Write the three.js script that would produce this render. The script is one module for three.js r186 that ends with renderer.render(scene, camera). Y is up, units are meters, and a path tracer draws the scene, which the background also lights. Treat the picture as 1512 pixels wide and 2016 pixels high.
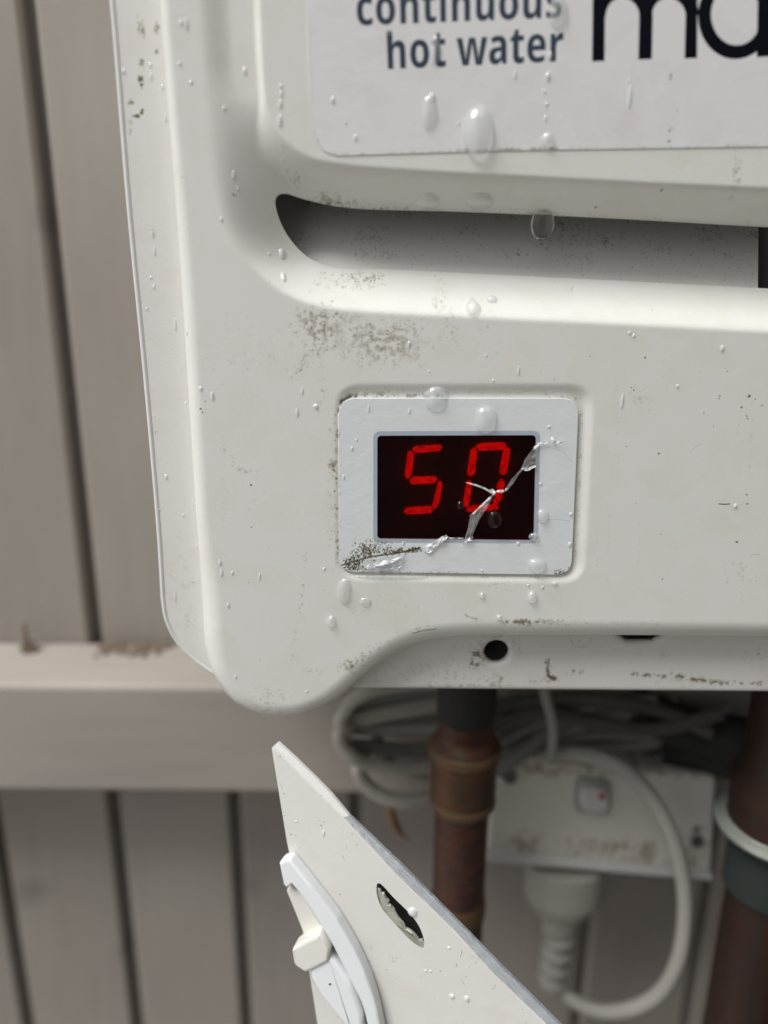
import * as THREE from 'three';
import { mergeGeometries, toCreasedNormals } from 'three/addons/utils/BufferGeometryUtils.js';
import { RoundedBoxGeometry } from 'three/addons/geometries/RoundedBoxGeometry.js';
import { ImprovedNoise } from 'three/addons/math/ImprovedNoise.js';

// ---------------------------------------------------------------- camera, sky, sun, exposure
const W = 1512, H = 2016, FOCAL = 1400;              // the photograph's pixels and its lens in pixels
const scene = new THREE.Scene();
const camera = new THREE.PerspectiveCamera(2 * Math.atan(H / 2 / FOCAL) * 180 / Math.PI, W / H, 0.01, 400);
const EYE = new THREE.Vector3(0, 1.25, 0.19);
camera.position.copy(EYE);
camera.rotation.order = 'YXZ';
camera.rotation.x = -15.5 * Math.PI / 180;
camera.rotation.z = 0.5 * Math.PI / 180;
camera.focus = 0.198;
camera.userData.fStop = 3.9;
scene.add(camera);
camera.updateMatrixWorld(true);

const renderer = new THREE.WebGLRenderer({ antialias: true });
renderer.setSize(768, 1024);
renderer.toneMapping = THREE.LinearToneMapping;
renderer.toneMappingExposure = 2.2;
renderer.shadowMap.enabled = true;
renderer.shadowMap.type = THREE.PCFSoftShadowMap;

{ // overcast sky: three times brighter overhead than at the horizon
  const w = 64, h = 64, d = new Float32Array(w * h * 4);
  for (let j = 0; j < h; j++) for (let i = 0; i < w; i++) {
    const el = ((j + 0.5) / h - 0.5) * Math.PI, s = Math.max(0, Math.sin(el));
    const L = 0.62 * (1 + 1.7 * s) / 2.7;
    d.set([L * 0.97, L * 1.0, L * 1.04, 1], (j * w + i) * 4);
  }
  const sky = new THREE.DataTexture(d, w, h, THREE.RGBAFormat, THREE.FloatType);
  sky.mapping = THREE.EquirectangularReflectionMapping; sky.magFilter = THREE.LinearFilter; sky.needsUpdate = true;
  scene.background = sky; scene.environment = sky; scene.environmentIntensity = 1;
}
const sun = new THREE.DirectionalLight(0xfffdfb, 1.5);
sun.position.set(-1.6, 1.2 + 3.0, 1.05); sun.target.position.set(0, 1.2, 0);
sun.castShadow = true; sun.shadow.radius = 50; sun.shadow.mapSize.set(2048, 2048);
Object.assign(sun.shadow.camera, { left: -1, right: 1, top: 1, bottom: -1, near: 0.1, far: 8 });
scene.add(sun, sun.target);

// ---------------------------------------------------------------- helpers
let seed = 7;
const rnd = () => { seed = (seed * 1664525 + 1013904223) >>> 0; return seed / 4294967296; };
const rr = (a, b) => a + (b - a) * rnd();
const gauss = () => (rnd() + rnd() + rnd() - 1.5) / 0.5;
const V3 = (x, y, z) => new THREE.Vector3(x, y, z);
const lerp = THREE.MathUtils.lerp, clamp = THREE.MathUtils.clamp;
const sstep = (a, b, x) => { const t = clamp((x - a) / (b - a), 0, 1); return t * t * (3 - 2 * t); };
const ray = (px, py) => V3((px - W / 2) / FOCAL, -(py - H / 2) / FOCAL, -1).applyQuaternion(camera.quaternion);   // depth 1 along the lens axis
const at = (px, py, z) => { const r = ray(px, py); return r.multiplyScalar((z - EYE.z) / r.z).add(EYE); };         // where the line of sight meets the vertical plane z
const atDepth = (px, py, d) => ray(px, py).multiplyScalar(d).add(EYE);
const used = {};
function numbered(n) { const k = used[n] = (used[n] ?? -1) + 1; return k ? n + '_' + String(k).padStart(3, '0') : n; }
function tag(o, label, category, group) { o.userData.label = label; if (category) o.userData.category = category; if (group) o.userData.group = group; return o; }
function thing(name, label, category, pos, group) { const g = new THREE.Group(); g.name = numbered(name); if (pos) g.position.copy(pos); scene.add(g); return tag(g, label, category, group); }
function part(name, geometry, material, parent, label) {
  const m = new THREE.Mesh(geometry, material); m.name = name; m.castShadow = m.receiveShadow = true;
  if (parent) { // geometry is given in world places: bring it to the parent's own base
    parent.updateMatrixWorld(true); geometry.applyMatrix4(parent.matrixWorld.clone().invert()); parent.add(m);
  } else scene.add(m);
  if (label) m.userData.label = label;
  return m;
}
const plane = (O, U, Vv) => ({ O, U, V: Vv, N: U.clone().cross(Vv).normalize() });
const FRONT = (z) => plane(V3(0, 0, z), V3(1, 0, 0), V3(0, 1, 0));
function hit(P, px, py, off = 0) { // line of sight onto a plane moved off along its normal -> [u, v]
  const r = ray(px, py), o = P.O.clone().addScaledVector(P.N, off), t = o.clone().sub(EYE).dot(P.N) / r.dot(P.N);
  const q = r.multiplyScalar(t).add(EYE).sub(P.O);
  return new THREE.Vector2(q.dot(P.U), q.dot(P.V));
}
const onto = (P, pts, off = 0) => pts.map(([x, y]) => hit(P, x, y, off));
function roundPoly(pts, r, n = 6) { // rounds each corner of a polygon of Vector2
  const out = [];
  pts.forEach((p, i) => {
    const a = pts[(i + pts.length - 1) % pts.length], b = pts[(i + 1) % pts.length];
    const k = Math.min(r, a.distanceTo(p) * 0.45, b.distanceTo(p) * 0.45);
    const s = p.clone().lerp(a, k / a.distanceTo(p)), e = p.clone().lerp(b, k / b.distanceTo(p));
    for (let j = 0; j <= n; j++) { const t = j / n; out.push(new THREE.Vector2().addScaledVector(s, (1 - t) ** 2).addScaledVector(p, 2 * t * (1 - t)).addScaledVector(e, t * t)); }
  });
  return out;
}
function smooth2(pts, n = 12, closed = false) { return new THREE.CatmullRomCurve3(pts.map((p) => V3(p.x, p.y, 0)), closed, 'centripetal').getPoints(pts.length * n).map((p) => new THREE.Vector2(p.x, p.y)); }
function basis(P, off) { const m = new THREE.Matrix4().makeBasis(P.U, P.V, P.N); const o = P.O.clone().addScaledVector(P.N, off); return m.setPosition(o); }
function slab(P, poly, off, thick, bevel = 0, holes = [], seg = 3) { // solid plate whose front face lies off along the plane's normal
  const s = new THREE.Shape(poly); holes.forEach((h) => s.holes.push(new THREE.Path(h)));
  const g = new THREE.ExtrudeGeometry(s, { depth: thick - 2 * bevel, bevelEnabled: bevel > 0, bevelThickness: bevel, bevelSize: bevel, bevelOffset: -bevel, bevelSegments: seg, curveSegments: 8 });
  g.translate(0, 0, -thick + bevel);
  let c = toCreasedNormals(g, 0.6);
  { const p = c.attributes.position, n = c.attributes.normal, A = V3(), B = V3(), C = V3(); // the flat faces stay flat
    for (let i = 0; i < p.count; i += 3) { A.fromBufferAttribute(p, i); B.fromBufferAttribute(p, i + 1).sub(A); C.fromBufferAttribute(p, i + 2).sub(A); B.cross(C).normalize(); if (Math.abs(B.z) > 0.9995) for (let k = 0; k < 3; k++) n.setXYZ(i + k, 0, 0, Math.sign(B.z)); } }
  c.applyMatrix4(basis(P, off));
  return c;
}
function tube(pts, r, seg = 60, round = 10) { return new THREE.TubeGeometry(new THREE.CatmullRomCurve3(pts, false, 'centripetal'), seg, r, round, false); }
function lathe(axis, prof, n = 40) { const g = new THREE.LatheGeometry(prof.map(([r, y]) => new THREE.Vector2(r, y)), n); g.translate(axis.x, 0, axis.z); return g; }
const std = (o) => new THREE.MeshStandardMaterial(o);
const phys = (o) => new THREE.MeshPhysicalMaterial(o);
const lin = (r, g, b) => new THREE.Color().setRGB(r, g, b);

// textures
const noise = new ImprovedNoise();
function noiseTexture(n, fn, srgb) {
  const d = new Uint8Array(n * n * 4);
  for (let y = 0; y < n; y++) for (let x = 0; x < n; x++) { const c = fn(x / n, y / n); d.set([...c.map((v) => clamp(Math.round(v * 255), 0, 255)), 255], (y * n + x) * 4); }
  const t = new THREE.DataTexture(d, n, n); t.wrapS = t.wrapT = THREE.RepeatWrapping; t.magFilter = THREE.LinearFilter; t.minFilter = THREE.LinearMipmapLinearFilter; t.generateMipmaps = true;
  if (srgb) t.colorSpace = THREE.SRGBColorSpace; t.needsUpdate = true; return t;
}
const tileNoise = (x, y, f, z = 0) => { // seamless
  const a = (u, v) => noise.noise(u * f, v * f, z);
  return lerp(lerp(a(x, y), a(x - 1, y), x), lerp(a(x, y - 1), a(x - 1, y - 1), x), y) * 1.3;
};
const peel = noiseTexture(256, (x, y) => { const v = 0.5 + 0.28 * tileNoise(x, y, 22) + 0.2 * tileNoise(x, y, 50, 3); return [v, v, v]; });
const grime = noiseTexture(256, (x, y) => { const v = 0.5 + 0.5 * tileNoise(x, y, 6) + 0.3 * tileNoise(x, y, 24, 5); return [v, v, v]; });
function canvasTexture(w, h, draw) {
  const c = document.createElement('canvas'); c.width = w; c.height = h; const x = c.getContext('2d'); draw(x, w, h);
  const t = new THREE.CanvasTexture(c); t.colorSpace = THREE.SRGBColorSpace; t.anisotropy = 8; return t;
}
const rep = (t, sx, sy) => { const c = t.clone(); c.repeat.set(sx, sy); c.needsUpdate = true; return c; };

// ---------------------------------------------------------------- ground
{
  const g = new THREE.PlaneGeometry(300, 300); g.rotateX(-Math.PI / 2);
  const t = noiseTexture(256, (x, y) => { const v = 0.58 + 0.10 * tileNoise(x, y, 9) + 0.14 * (rnd() - 0.5); return [v, v * 0.98, v * 0.95]; }, true);
  t.repeat.set(300, 300);
  const ground = part('ground', g, std({ map: t, roughness: 0.95 })); ground.userData.kind = 'structure';
}

// the house's rendered walls: one close on the right, one behind the photographer; the left stays open
for (const [label, x, z, lx, lz] of [['grey-beige rendered house wall on the right, square to the fence', 0.85, 0.5, 0.2, 1.3], ['grey-beige rendered house wall behind the photographer, facing the heater', 0.3, 1.27, 1.3, 0.2]]) {
  const w = new RoundedBoxGeometry(lx, 2.4, lz, 2, 0.008); w.translate(x, 1.2, z);
  const wall = thing('rendered_wall', label, 'wall', V3(x, 0, z));
  part('wall_face', w, std({ color: lin(0.2, 0.185, 0.165), roughness: 0.95 }), wall);
  const c = new RoundedBoxGeometry(lx + 0.06, 0.06, lz + 0.04, 2, 0.008); c.translate(x, 2.432, z); part('coping', c, std({ color: lin(0.25, 0.24, 0.22), roughness: 0.9 }), wall);
}

// ---------------------------------------------------------------- fence
const FZ = -0.13, FENCE_TOP = 1.75;
const grainTex = noiseTexture(512, (x, y) => {
  const streak = tileNoise(x, y * 0.12, 60, 2), blot = tileNoise(x, y, 4, 9), fine = rnd() - 0.5;
  const stain = Math.max(0, tileNoise(x, y, 9, 14) - 0.42) * 0.5, v = 0.89 + 0.025 * streak + 0.07 * blot + 0.02 * fine - stain;
  return [v, v * (0.992 + 0.02 * blot), v * (0.975 + 0.02 * tileNoise(x, y, 3, 4))];
}, true);
const woodBump = noiseTexture(256, (x, y) => { const v = 0.5 + 0.35 * tileNoise(x, y * 0.1, 40, 1) + 0.15 * tileNoise(x, y, 30, 6); return [v, v, v]; });
function paint(dx) { const m = std({ map: grainTex.clone(), bumpMap: woodBump, bumpScale: 0.0003, roughness: 0.7, color: lin(0.37, 0.337, 0.308).multiplyScalar(dx) }); m.map.repeat.set(2.6, 2.6); m.map.offset.set(dx * 3.7, dx * 1.3); m.map.needsUpdate = true; return m; }
const paints = [0.96, 1.0, 1.04].map(paint);
{
  const fence = thing('paling_fence', 'grey-brown painted timber paling fence with a horizontal rail, behind the heater', 'fence', V3(0, 0, FZ));
  const x0 = at(483, 1950, FZ).x, pitch = at(483, 1950, FZ).x - at(264, 1950, FZ).x, gap = 0.0058;
  for (let k = -9; k <= 10; k++) {
    const a = x0 + k * pitch + gap / 2, b = x0 + (k + 1) * pitch - gap / 2, c = 0.0016, jig = rr(-0.0006, 0.0006);
    const s = new THREE.Shape([[a, 0], [a, -0.016], [b + gap + 0.001, -0.016], [b + gap + 0.001, -0.0085], [b, -0.0085], [b, -c], [b - c, 0], [a + c, 0], [a, -c]].slice(1).map(([x, z]) => new THREE.Vector2(x, z)));
    const g = new THREE.ExtrudeGeometry(s, { depth: FENCE_TOP - 0.02, bevelEnabled: false });
    g.rotateX(-Math.PI / 2); g.scale(1, 1, -1); // profile into the ground plan, extruded upwards
    const ix = g.index; const p = g.attributes.position; // mirrored: turn the faces round
    for (let i = 0; i < p.count; i += 3) for (const at2 of [g.attributes.position, g.attributes.uv, g.attributes.normal]) {
      for (let q = 0; q < at2.itemSize; q++) { const t1 = at2.array[(i + 1) * at2.itemSize + q]; at2.array[(i + 1) * at2.itemSize + q] = at2.array[(i + 2) * at2.itemSize + q]; at2.array[(i + 2) * at2.itemSize + q] = t1; }
    }
    g.computeVertexNormals(); g.translate(0, 0.02, FZ + jig);
    const uv = g.attributes.uv; for (let i = 0; i < p.count; i++) uv.setXY(i, p.getX(i), p.getY(i) + k * 0.37);
    part('paling', g, paints[(k + 9) % 3], fence);
  }
  // rail: its top front edge and bottom front edge as the photograph shows them
  const zr = -0.087, yt = at(300, 1350, zr).y, yb = at(300, 1562, zr).y;
  const r = new RoundedBoxGeometry(1.5, yt - yb, zr - FZ - 0.001, 3, 0.003); r.translate(0.05, (yt + yb) / 2, (zr + FZ + 0.001) / 2);
  const p = r.attributes.position, uv = r.attributes.uv; for (let i = 0; i < p.count; i++) uv.setXY(i, p.getY(i) + p.getZ(i), p.getX(i));
  part('rail', r, paint(1.1), fence);
  globalThis.RAIL = { yt, yb, zr };
}
// dirt lying on the rail
{
  const soil = std({ color: lin(0.15, 0.115, 0.08), roughness: 1 });
  const bits = (n, x0, x1, y, s0, s1) => { const gs = []; for (let i = 0; i < n; i++) { const c = at(rr(x0, x1), y + gauss() * 8, FZ + 0.008); const g = new THREE.IcosahedronGeometry(rr(s0, s1), 0); g.scale(1.6, 0.5, 1); g.rotateY(rr(0, 6)); g.translate(c.x, RAIL.yt + 0.0007, FZ + Math.abs(gauss()) * 0.006 + 0.002); gs.push(g); } return mergeGeometries(gs); };
  const d = part('leaf_litter', bits(110, 195, 330, 1262, 0.0006, 0.0018), soil); d.userData.kind = 'stuff'; tag(d, 'brown soil and leaf litter lying along the back of the rail', 'litter');
  const base = at(55, 1275, FZ + 0.012); base.y = RAIL.yt;
  const tw = thing('broken_stalk', 'dark broken weed stalk standing on the fence rail at the left', 'stalk', base);
  const gs = [tube([base.clone(), base.clone().add(V3(-0.0005, 0.006, 0)), base.clone().add(V3(-0.003, 0.012, -0.004))], 0.0014, 12, 7)];
  for (let i = 0; i < 7; i++) { const g = new THREE.IcosahedronGeometry(rr(0.0012, 0.0026), 0); g.scale(1.3, 0.7, 1); g.translate(base.x + gauss() * 0.0025, base.y + rr(0.0005, 0.003), base.z + gauss() * 0.002); gs.push(g); }
  part('stem', gs[0], soil, tw); part('clod', mergeGeometries(gs.slice(1).map((g) => { g.deleteAttribute('uv'); return g; })), soil, tw);
}

// ---------------------------------------------------------------- hot water heater: cover as one pressed sheet
const LEFT = -0.3, heater = thing('water_heater', 'off-white wall-mounted instant gas water heater with a red digital display', 'water heater', V3(0.14, at(560, 1408, 0).y, 0));
const F0 = FRONT(0);
const TOP = 1.70, RIGHT = 0.27;
const grow = (poly) => [new THREE.Vector2(poly[0].x, TOP + 0.3), ...poly, new THREE.Vector2(RIGHT + 0.1, poly.at(-1).y - (poly.at(-1).y - poly.at(-6).y) * -2)];
const outline = grow(smooth2(onto(FRONT(-0.0045), [[302, -420], [312, -150], [322, 0], [351, 400], [376, 800], [394, 1100], [399, 1200], [405, 1275], [421, 1330], [462, 1381], [512, 1404], [560, 1409], [612, 1402], [665, 1376], [712, 1337], [757, 1299], [800, 1274], [850, 1258], [910, 1252], [1000, 1251], [1200, 1251], [1512, 1253], [1850, 1256]]), 9));
const ringOut = grow(smooth2(onto(F0, [[362, -420], [380, -150], [390, 0], [408, 250], [418, 350], [440, 440], [482, 515], [545, 573], [620, 605], [700, 616], [900, 627], [1200, 641], [1512, 657], [1850, 674]]), 9));
const ringIn = grow(smooth2(onto(F0, [[486, -420], [503, -150], [511, 0], [518, 150], [526, 213], [546, 253], [580, 288], [615, 308], [680, 321], [860, 335], [1035, 344], [1271, 357], [1512, 368], [1850, 386]]), 9));
const SLOTZ = -0.0092;
const slotPts = smooth2(onto(FRONT(SLOTZ), [[545, 398], [551, 387], [566, 384], [590, 391], [640, 403], [700, 411], [900, 417], [1200, 430], [1512, 447], [1850, 464], [1850, 586], [1512, 568], [1200, 552], [900, 537], [750, 530], [660, 527], [612, 510], [576, 477], [553, 436]]), 8, true);
const bezelQuad = onto(F0, [[666, 784], [1140, 784], [1125, 1132], [668, 1126]], -0.0005);
const pocket = roundPoly([[-0.0002, 0.0032], [0.0032, 0.0032], [0.0032, -0.0017], [-0.0002, -0.0018]].map(([a, b], i) => bezelQuad[i].clone().add(new THREE.Vector2(a, b))), 0.0065, 8);
const well = onto(F0, [[734, 850], [1064, 849], [1059, 1071], [734, 1068]]); // the lamps' well behind the display window
function segDist(poly, x, y, closed) { // [distance, winding-free side for closed]
  let best = 1e9, inside = false; const n = poly.length;
  for (let i = closed ? 0 : 1, j = closed ? n - 1 : 0; i < n; j = i++) {
    const ax = poly[j].x, ay = poly[j].y, bx = poly[i].x, by = poly[i].y, dx = bx - ax, dy = by - ay;
    const t = Math.max(0, Math.min(1, ((x - ax) * dx + (y - ay) * dy) / (dx * dx + dy * dy + 1e-18)));
    const ex = x - ax - t * dx, ey = y - ay - t * dy, d = ex * ex + ey * ey; if (d < best) best = d;
    if ((ay > y) !== (by > y) && x < ax + (y - ay) / (by - ay) * dx) inside = !inside;
  }
  return [Math.sqrt(best), inside];
}
const closeUp = (poly) => [...poly, new THREE.Vector2(poly.at(-1).x, 2.2), new THREE.Vector2(poly[0].x, 2.2)]; // region up and right of an outline
const cOutline = closeUp(outline), cOut = closeUp(ringOut), cIn = closeUp(ringIn);
const sd = (open, closed, x, y) => { const [d] = segDist(open, x, y, false), ins = segDist(closed, x, y, true)[1]; return ins ? d : -d; };
const yAt = (py) => at(700, py, 0).y, Y200 = yAt(190), Y470 = yAt(470), Y430 = yAt(400), Y540 = yAt(530), Y1000 = yAt(1000), Y1250 = yAt(1200), yAt0 = yAt(120);
const soft = (t, e) => { t = clamp(t, 0, 1.0); const s = (Math.sqrt(t * t + e * e) - e) / (Math.sqrt(1 + e * e) - e); return s * (1.5 - 0.5 * s * s); };
function coverZ(x, y, dE) {
  let z = 0;
  const low = sstep(Y1000, Y1250, y);
  const r = lerp(lerp(0.0042, 0.0026, sstep(yAt(700), yAt(50), y)), 0.0068, low);
  if (dE < r) { const t = Math.min(1 - Math.max(dE, 0) / r, 0.985); z -= r * 0.9 * (1 - Math.sqrt(1 - t * t)); }
  const dO = sd(ringOut, cOut, x, y);
  if (dO > -0.002) {
    const b = sstep(Y200, Y470, y), dI = -sd(ringIn, cIn, x, y);
    const depth = lerp(0.0015, -SLOTZ, b), wO = lerp(lerp(0.0072, 0.020, sstep(yAt0, Y430, y)), 0.0125, sstep(Y430, Y540, y));
    const bI = sstep(at(600, 180, 0).y, at(600, 330, 0).y, y), wI = lerp(0.0016, 0.0085, bI);
    z -= depth * soft(dO / wO, lerp(0.5, 0.16, b)) * soft(dI / wI, lerp(0.25, 0.12, bI));
  }
  const [dp, ip] = segDist(pocket, x, y, true);
  z -= 0.0009 * sstep(-0.0010, 0.0026, ip ? dp : -dp);
  const [dw, iw] = segDist(well, x, y, true); if (iw) z -= 0.0034 * sstep(0, 0.0012, dw);
  return z;
}
const coverTexSize = { x0: at(300, 0, 0).x - 0.02, x1: 0.165, y0: at(560, 1420, 0).y - 0.004, y1: at(700, -330, 0).y };
{
  const T = coverTexSize, step = 0.00042;
  const ticks = (a, b, end) => { const o = []; for (let v = a; v < b; v += step) o.push(v); for (let v = b, d = step; v < end; d = Math.min(d * 1.25, 0.006), v += d) o.push(v); o.push(end); return Float64Array.from(o); }; // fine where the photograph looks, coarser beyond
  const xs = ticks(T.x0, T.x1, RIGHT), ys = ticks(T.y0, T.y1, TOP), nx = xs.length - 1, ny = ys.length - 1, N = (nx + 1) * (ny + 1);
  const px = (i) => xs[i], py = (j) => ys[j];
  const de = new Float32Array(N), dd = new Float32Array(N), zz = new Float32Array(N);
  for (let j = 0; j <= ny; j++) for (let i = 0; i <= nx; i++) {
    const k = j * (nx + 1) + i, x = px(i), y = py(j);
    de[k] = sd(outline, cOutline, x, y);
    const [ds, is] = segDist(slotPts, x, y, true);
    dd[k] = Math.min(de[k], is ? -ds : ds);
    zz[k] = de[k] > -step * 2 ? coverZ(x, y, de[k]) : -0.006;
  }
  const pos = [], nor = [], uv = [], idx = [], made = new Map();
  const normalAt = (i, j) => { const c = (a, b) => zz[clamp(b, 0, ny) * (nx + 1) + clamp(a, 0, nx)]; const w = (t, k, n) => t[Math.min(k + 1, n)] - t[Math.max(k - 1, 0)]; return V3(-(c(i + 1, j) - c(i - 1, j)) / w(xs, i, nx), -(c(i, j + 1) - c(i, j - 1)) / w(ys, j, ny), 1).normalize(); };
  const push = (x, y, z, n) => { pos.push(x, y, z); nor.push(n.x, n.y, n.z); uv.push((x - T.x0) / (T.x1 - T.x0), (y - T.y0) / (T.y1 - T.y0)); return pos.length / 3 - 1; };
  const vert = (i, j) => { const k = j * (nx + 1) + i; if (!made.has(k)) made.set(k, push(px(i), py(j), zz[k], normalAt(i, j))); return made.get(k); };
  const cut = new Map(), rim = [];
  const edge = (a, b) => { // point of the rim between an inside grid point a and an outside one b
    const ka = a[1] * (nx + 1) + a[0], kb = b[1] * (nx + 1) + b[0], key = ka < kb ? ka * N + kb : kb * N + ka;
    if (!cut.has(key)) {
      const t = dd[ka] / (dd[ka] - dd[kb]), x = lerp(px(a[0]), px(b[0]), t), y = lerp(py(a[1]), py(b[1]), t), slot = Math.abs(dd[ka] - de[ka]) > 1e-9;
      const z = slot ? lerp(zz[ka], zz[kb], t) : coverZ(x, y, 0);
      cut.set(key, [push(x, y, z, normalAt(...a)), slot]);
    }
    return cut.get(key);
  };
  const tri = (c) => {
    const inn = c.map(([i, j]) => dd[j * (nx + 1) + i] > 0), n = inn.filter(Boolean).length;
    if (n === 3) return idx.push(...c.map((p) => vert(...p)));
    if (!n) return;
    const out = [], r = [];
    for (let q = 0; q < 3; q++) {
      const a = c[q], b = c[(q + 1) % 3];
      if (inn[q]) out.push(vert(...a));
      if (inn[q] !== inn[(q + 1) % 3]) { const e = inn[q] ? edge(a, b) : edge(b, a); out.push(e[0]); r.push([e, inn[q]]); }
    }
    for (let q = 1; q + 1 < out.length; q++) idx.push(out[0], out[q], out[q + 1]);
    const leave = r.find((e) => e[1])[0], enter = r.find((e) => !e[1])[0];
    rim.push([leave[0], enter[0], leave[1] || enter[1]]);
  };
  for (let j = 0; j < ny; j++) for (let i = 0; i < nx; i++) { tri([[i, j], [i + 1, j], [i + 1, j + 1]]); tri([[i, j], [i + 1, j + 1], [i, j + 1]]); }
  for (const [a, b, slot] of rim) { // the sheet's turned-back edge
    const A = V3(...pos.slice(a * 3, a * 3 + 3)), B = V3(...pos.slice(b * 3, b * 3 + 3)); const n = V3(B.y - A.y, A.x - B.x, 0).normalize();
    const zb = slot ? (p) => p.z - 0.0012 : () => -0.0092;
    const q = [push(A.x, A.y, A.z, n), push(B.x, B.y, B.z, n), push(B.x, B.y, zb(B), n), push(A.x, A.y, zb(A), n)];
    idx.push(q[0], q[3], q[1], q[1], q[3], q[2]);
  }
  const g = new THREE.BufferGeometry();
  g.setAttribute('position', new THREE.Float32BufferAttribute(pos, 3)); g.setAttribute('normal', new THREE.Float32BufferAttribute(nor, 3)); g.setAttribute('uv', new THREE.Float32BufferAttribute(uv, 2)); g.setIndex(idx);
  globalThis.COVER = g;
}
function onCover(px, py) { // point and normal of the pressed sheet under a pixel
  let p = at(px, py, 0); const f = (x, y) => coverZ(x, y, sd(outline, cOutline, x, y));
  for (let i = 0; i < 8; i++) p = at(px, py, f(p.x, p.y));
  const e = 0.0008, n = V3(-(f(p.x + e, p.y) - f(p.x - e, p.y)) / (2 * e), -(f(p.x, p.y + e) - f(p.x, p.y - e)) / (2 * e), 1).normalize();
  return { p, n };
}

// dirt painter: speckles at real places of a surface
const clumpAt = (x, y) => noise.noise(x / 11, y / 11, 3.3) + 0.7 * noise.noise(x / 4.2, y / 4.2, 8.1) > 0.06 + 0.25 * (rnd() - 0.5);
function speckler(ctx, toXY, unit) {
  const dot = (x, y, r, a, c) => { ctx.fillStyle = `rgba(${c},${a})`; ctx.beginPath(); ctx.ellipse(x, y, r * rr(0.7, 1.5), r * rr(0.6, 1.1), rr(0, 3), 0, 7); ctx.fill(); };
  const clump = (x, y) => noise.noise(x / 11, y / 11, 3.3) + 0.7 * noise.noise(x / 4.2, y / 4.2, 8.1) > 0.06 + 0.25 * (rnd() - 0.5);
  const cols = ['52,44,34', '74,62,46', '38,34,28', '96,84,64'];
  return {
    dot,
    cloud(px, py, sx, sy, n, a = 0.5, r0 = 0.04, r1 = 0.16, ang = 0) { for (let i = 0; i < n * 3; i++) { const g1 = gauss() * sx * 1.1, g2 = gauss() * sy * 1.1, qx = px + g1 * Math.cos(ang) - g2 * Math.sin(ang), qy = py + g1 * Math.sin(ang) + g2 * Math.cos(ang); if (!clump(qx, qy)) continue; const [x, y] = toXY(qx, qy); if (rnd() < 0.8) dot(x, y, rr(0.15, 0.5) * unit, a * 0.17, '110,98,72'); dot(x, y, rr(r0, r1) * unit, a * 0.78 * rr(0.3, 1), cols[(rnd() * 4) | 0]); } },
    line(pts, w, n, a = 0.5, r0 = 0.04, r1 = 0.14) { for (let i = 0; i < n * 2; i++) { const k = rnd() * (pts.length - 1), q = k | 0, t = k - q, qx = lerp(pts[q][0], pts[q + 1][0], t) + gauss() * w, qy = lerp(pts[q][1], pts[q + 1][1], t) + gauss() * w; if (!clump(qx, qy)) continue; const [x, y] = toXY(qx, qy); if (rnd() < 0.8) dot(x, y, rr(0.12, 0.45) * unit, a * 0.16, '110,98,72'); dot(x, y, rr(r0, r1) * unit, a * 0.78 * rr(0.3, 1), cols[(rnd() * 4) | 0]); } },
    scratch(pts, w, c, a) { ctx.strokeStyle = `rgba(${c},${a})`; ctx.lineWidth = w * unit; ctx.beginPath(); pts.forEach((p, i) => { const [x, y] = toXY(...p); i ? ctx.lineTo(x, y) : ctx.moveTo(x, y); }); ctx.stroke(); },
    wash(px, py, sx, sy, n, a) { for (let i = 0; i < n * 4; i++) { const qx = px + gauss() * sx, qy = py + gauss() * sy; if (!clump(qx, qy)) continue; const [x, y] = toXY(qx, qy); dot(x, y, rr(0.3, 1.0) * unit, a * rr(0.3, 1), '120,104,80'); } },
  };
}
const PAINT = '#e0dfd9';
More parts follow.
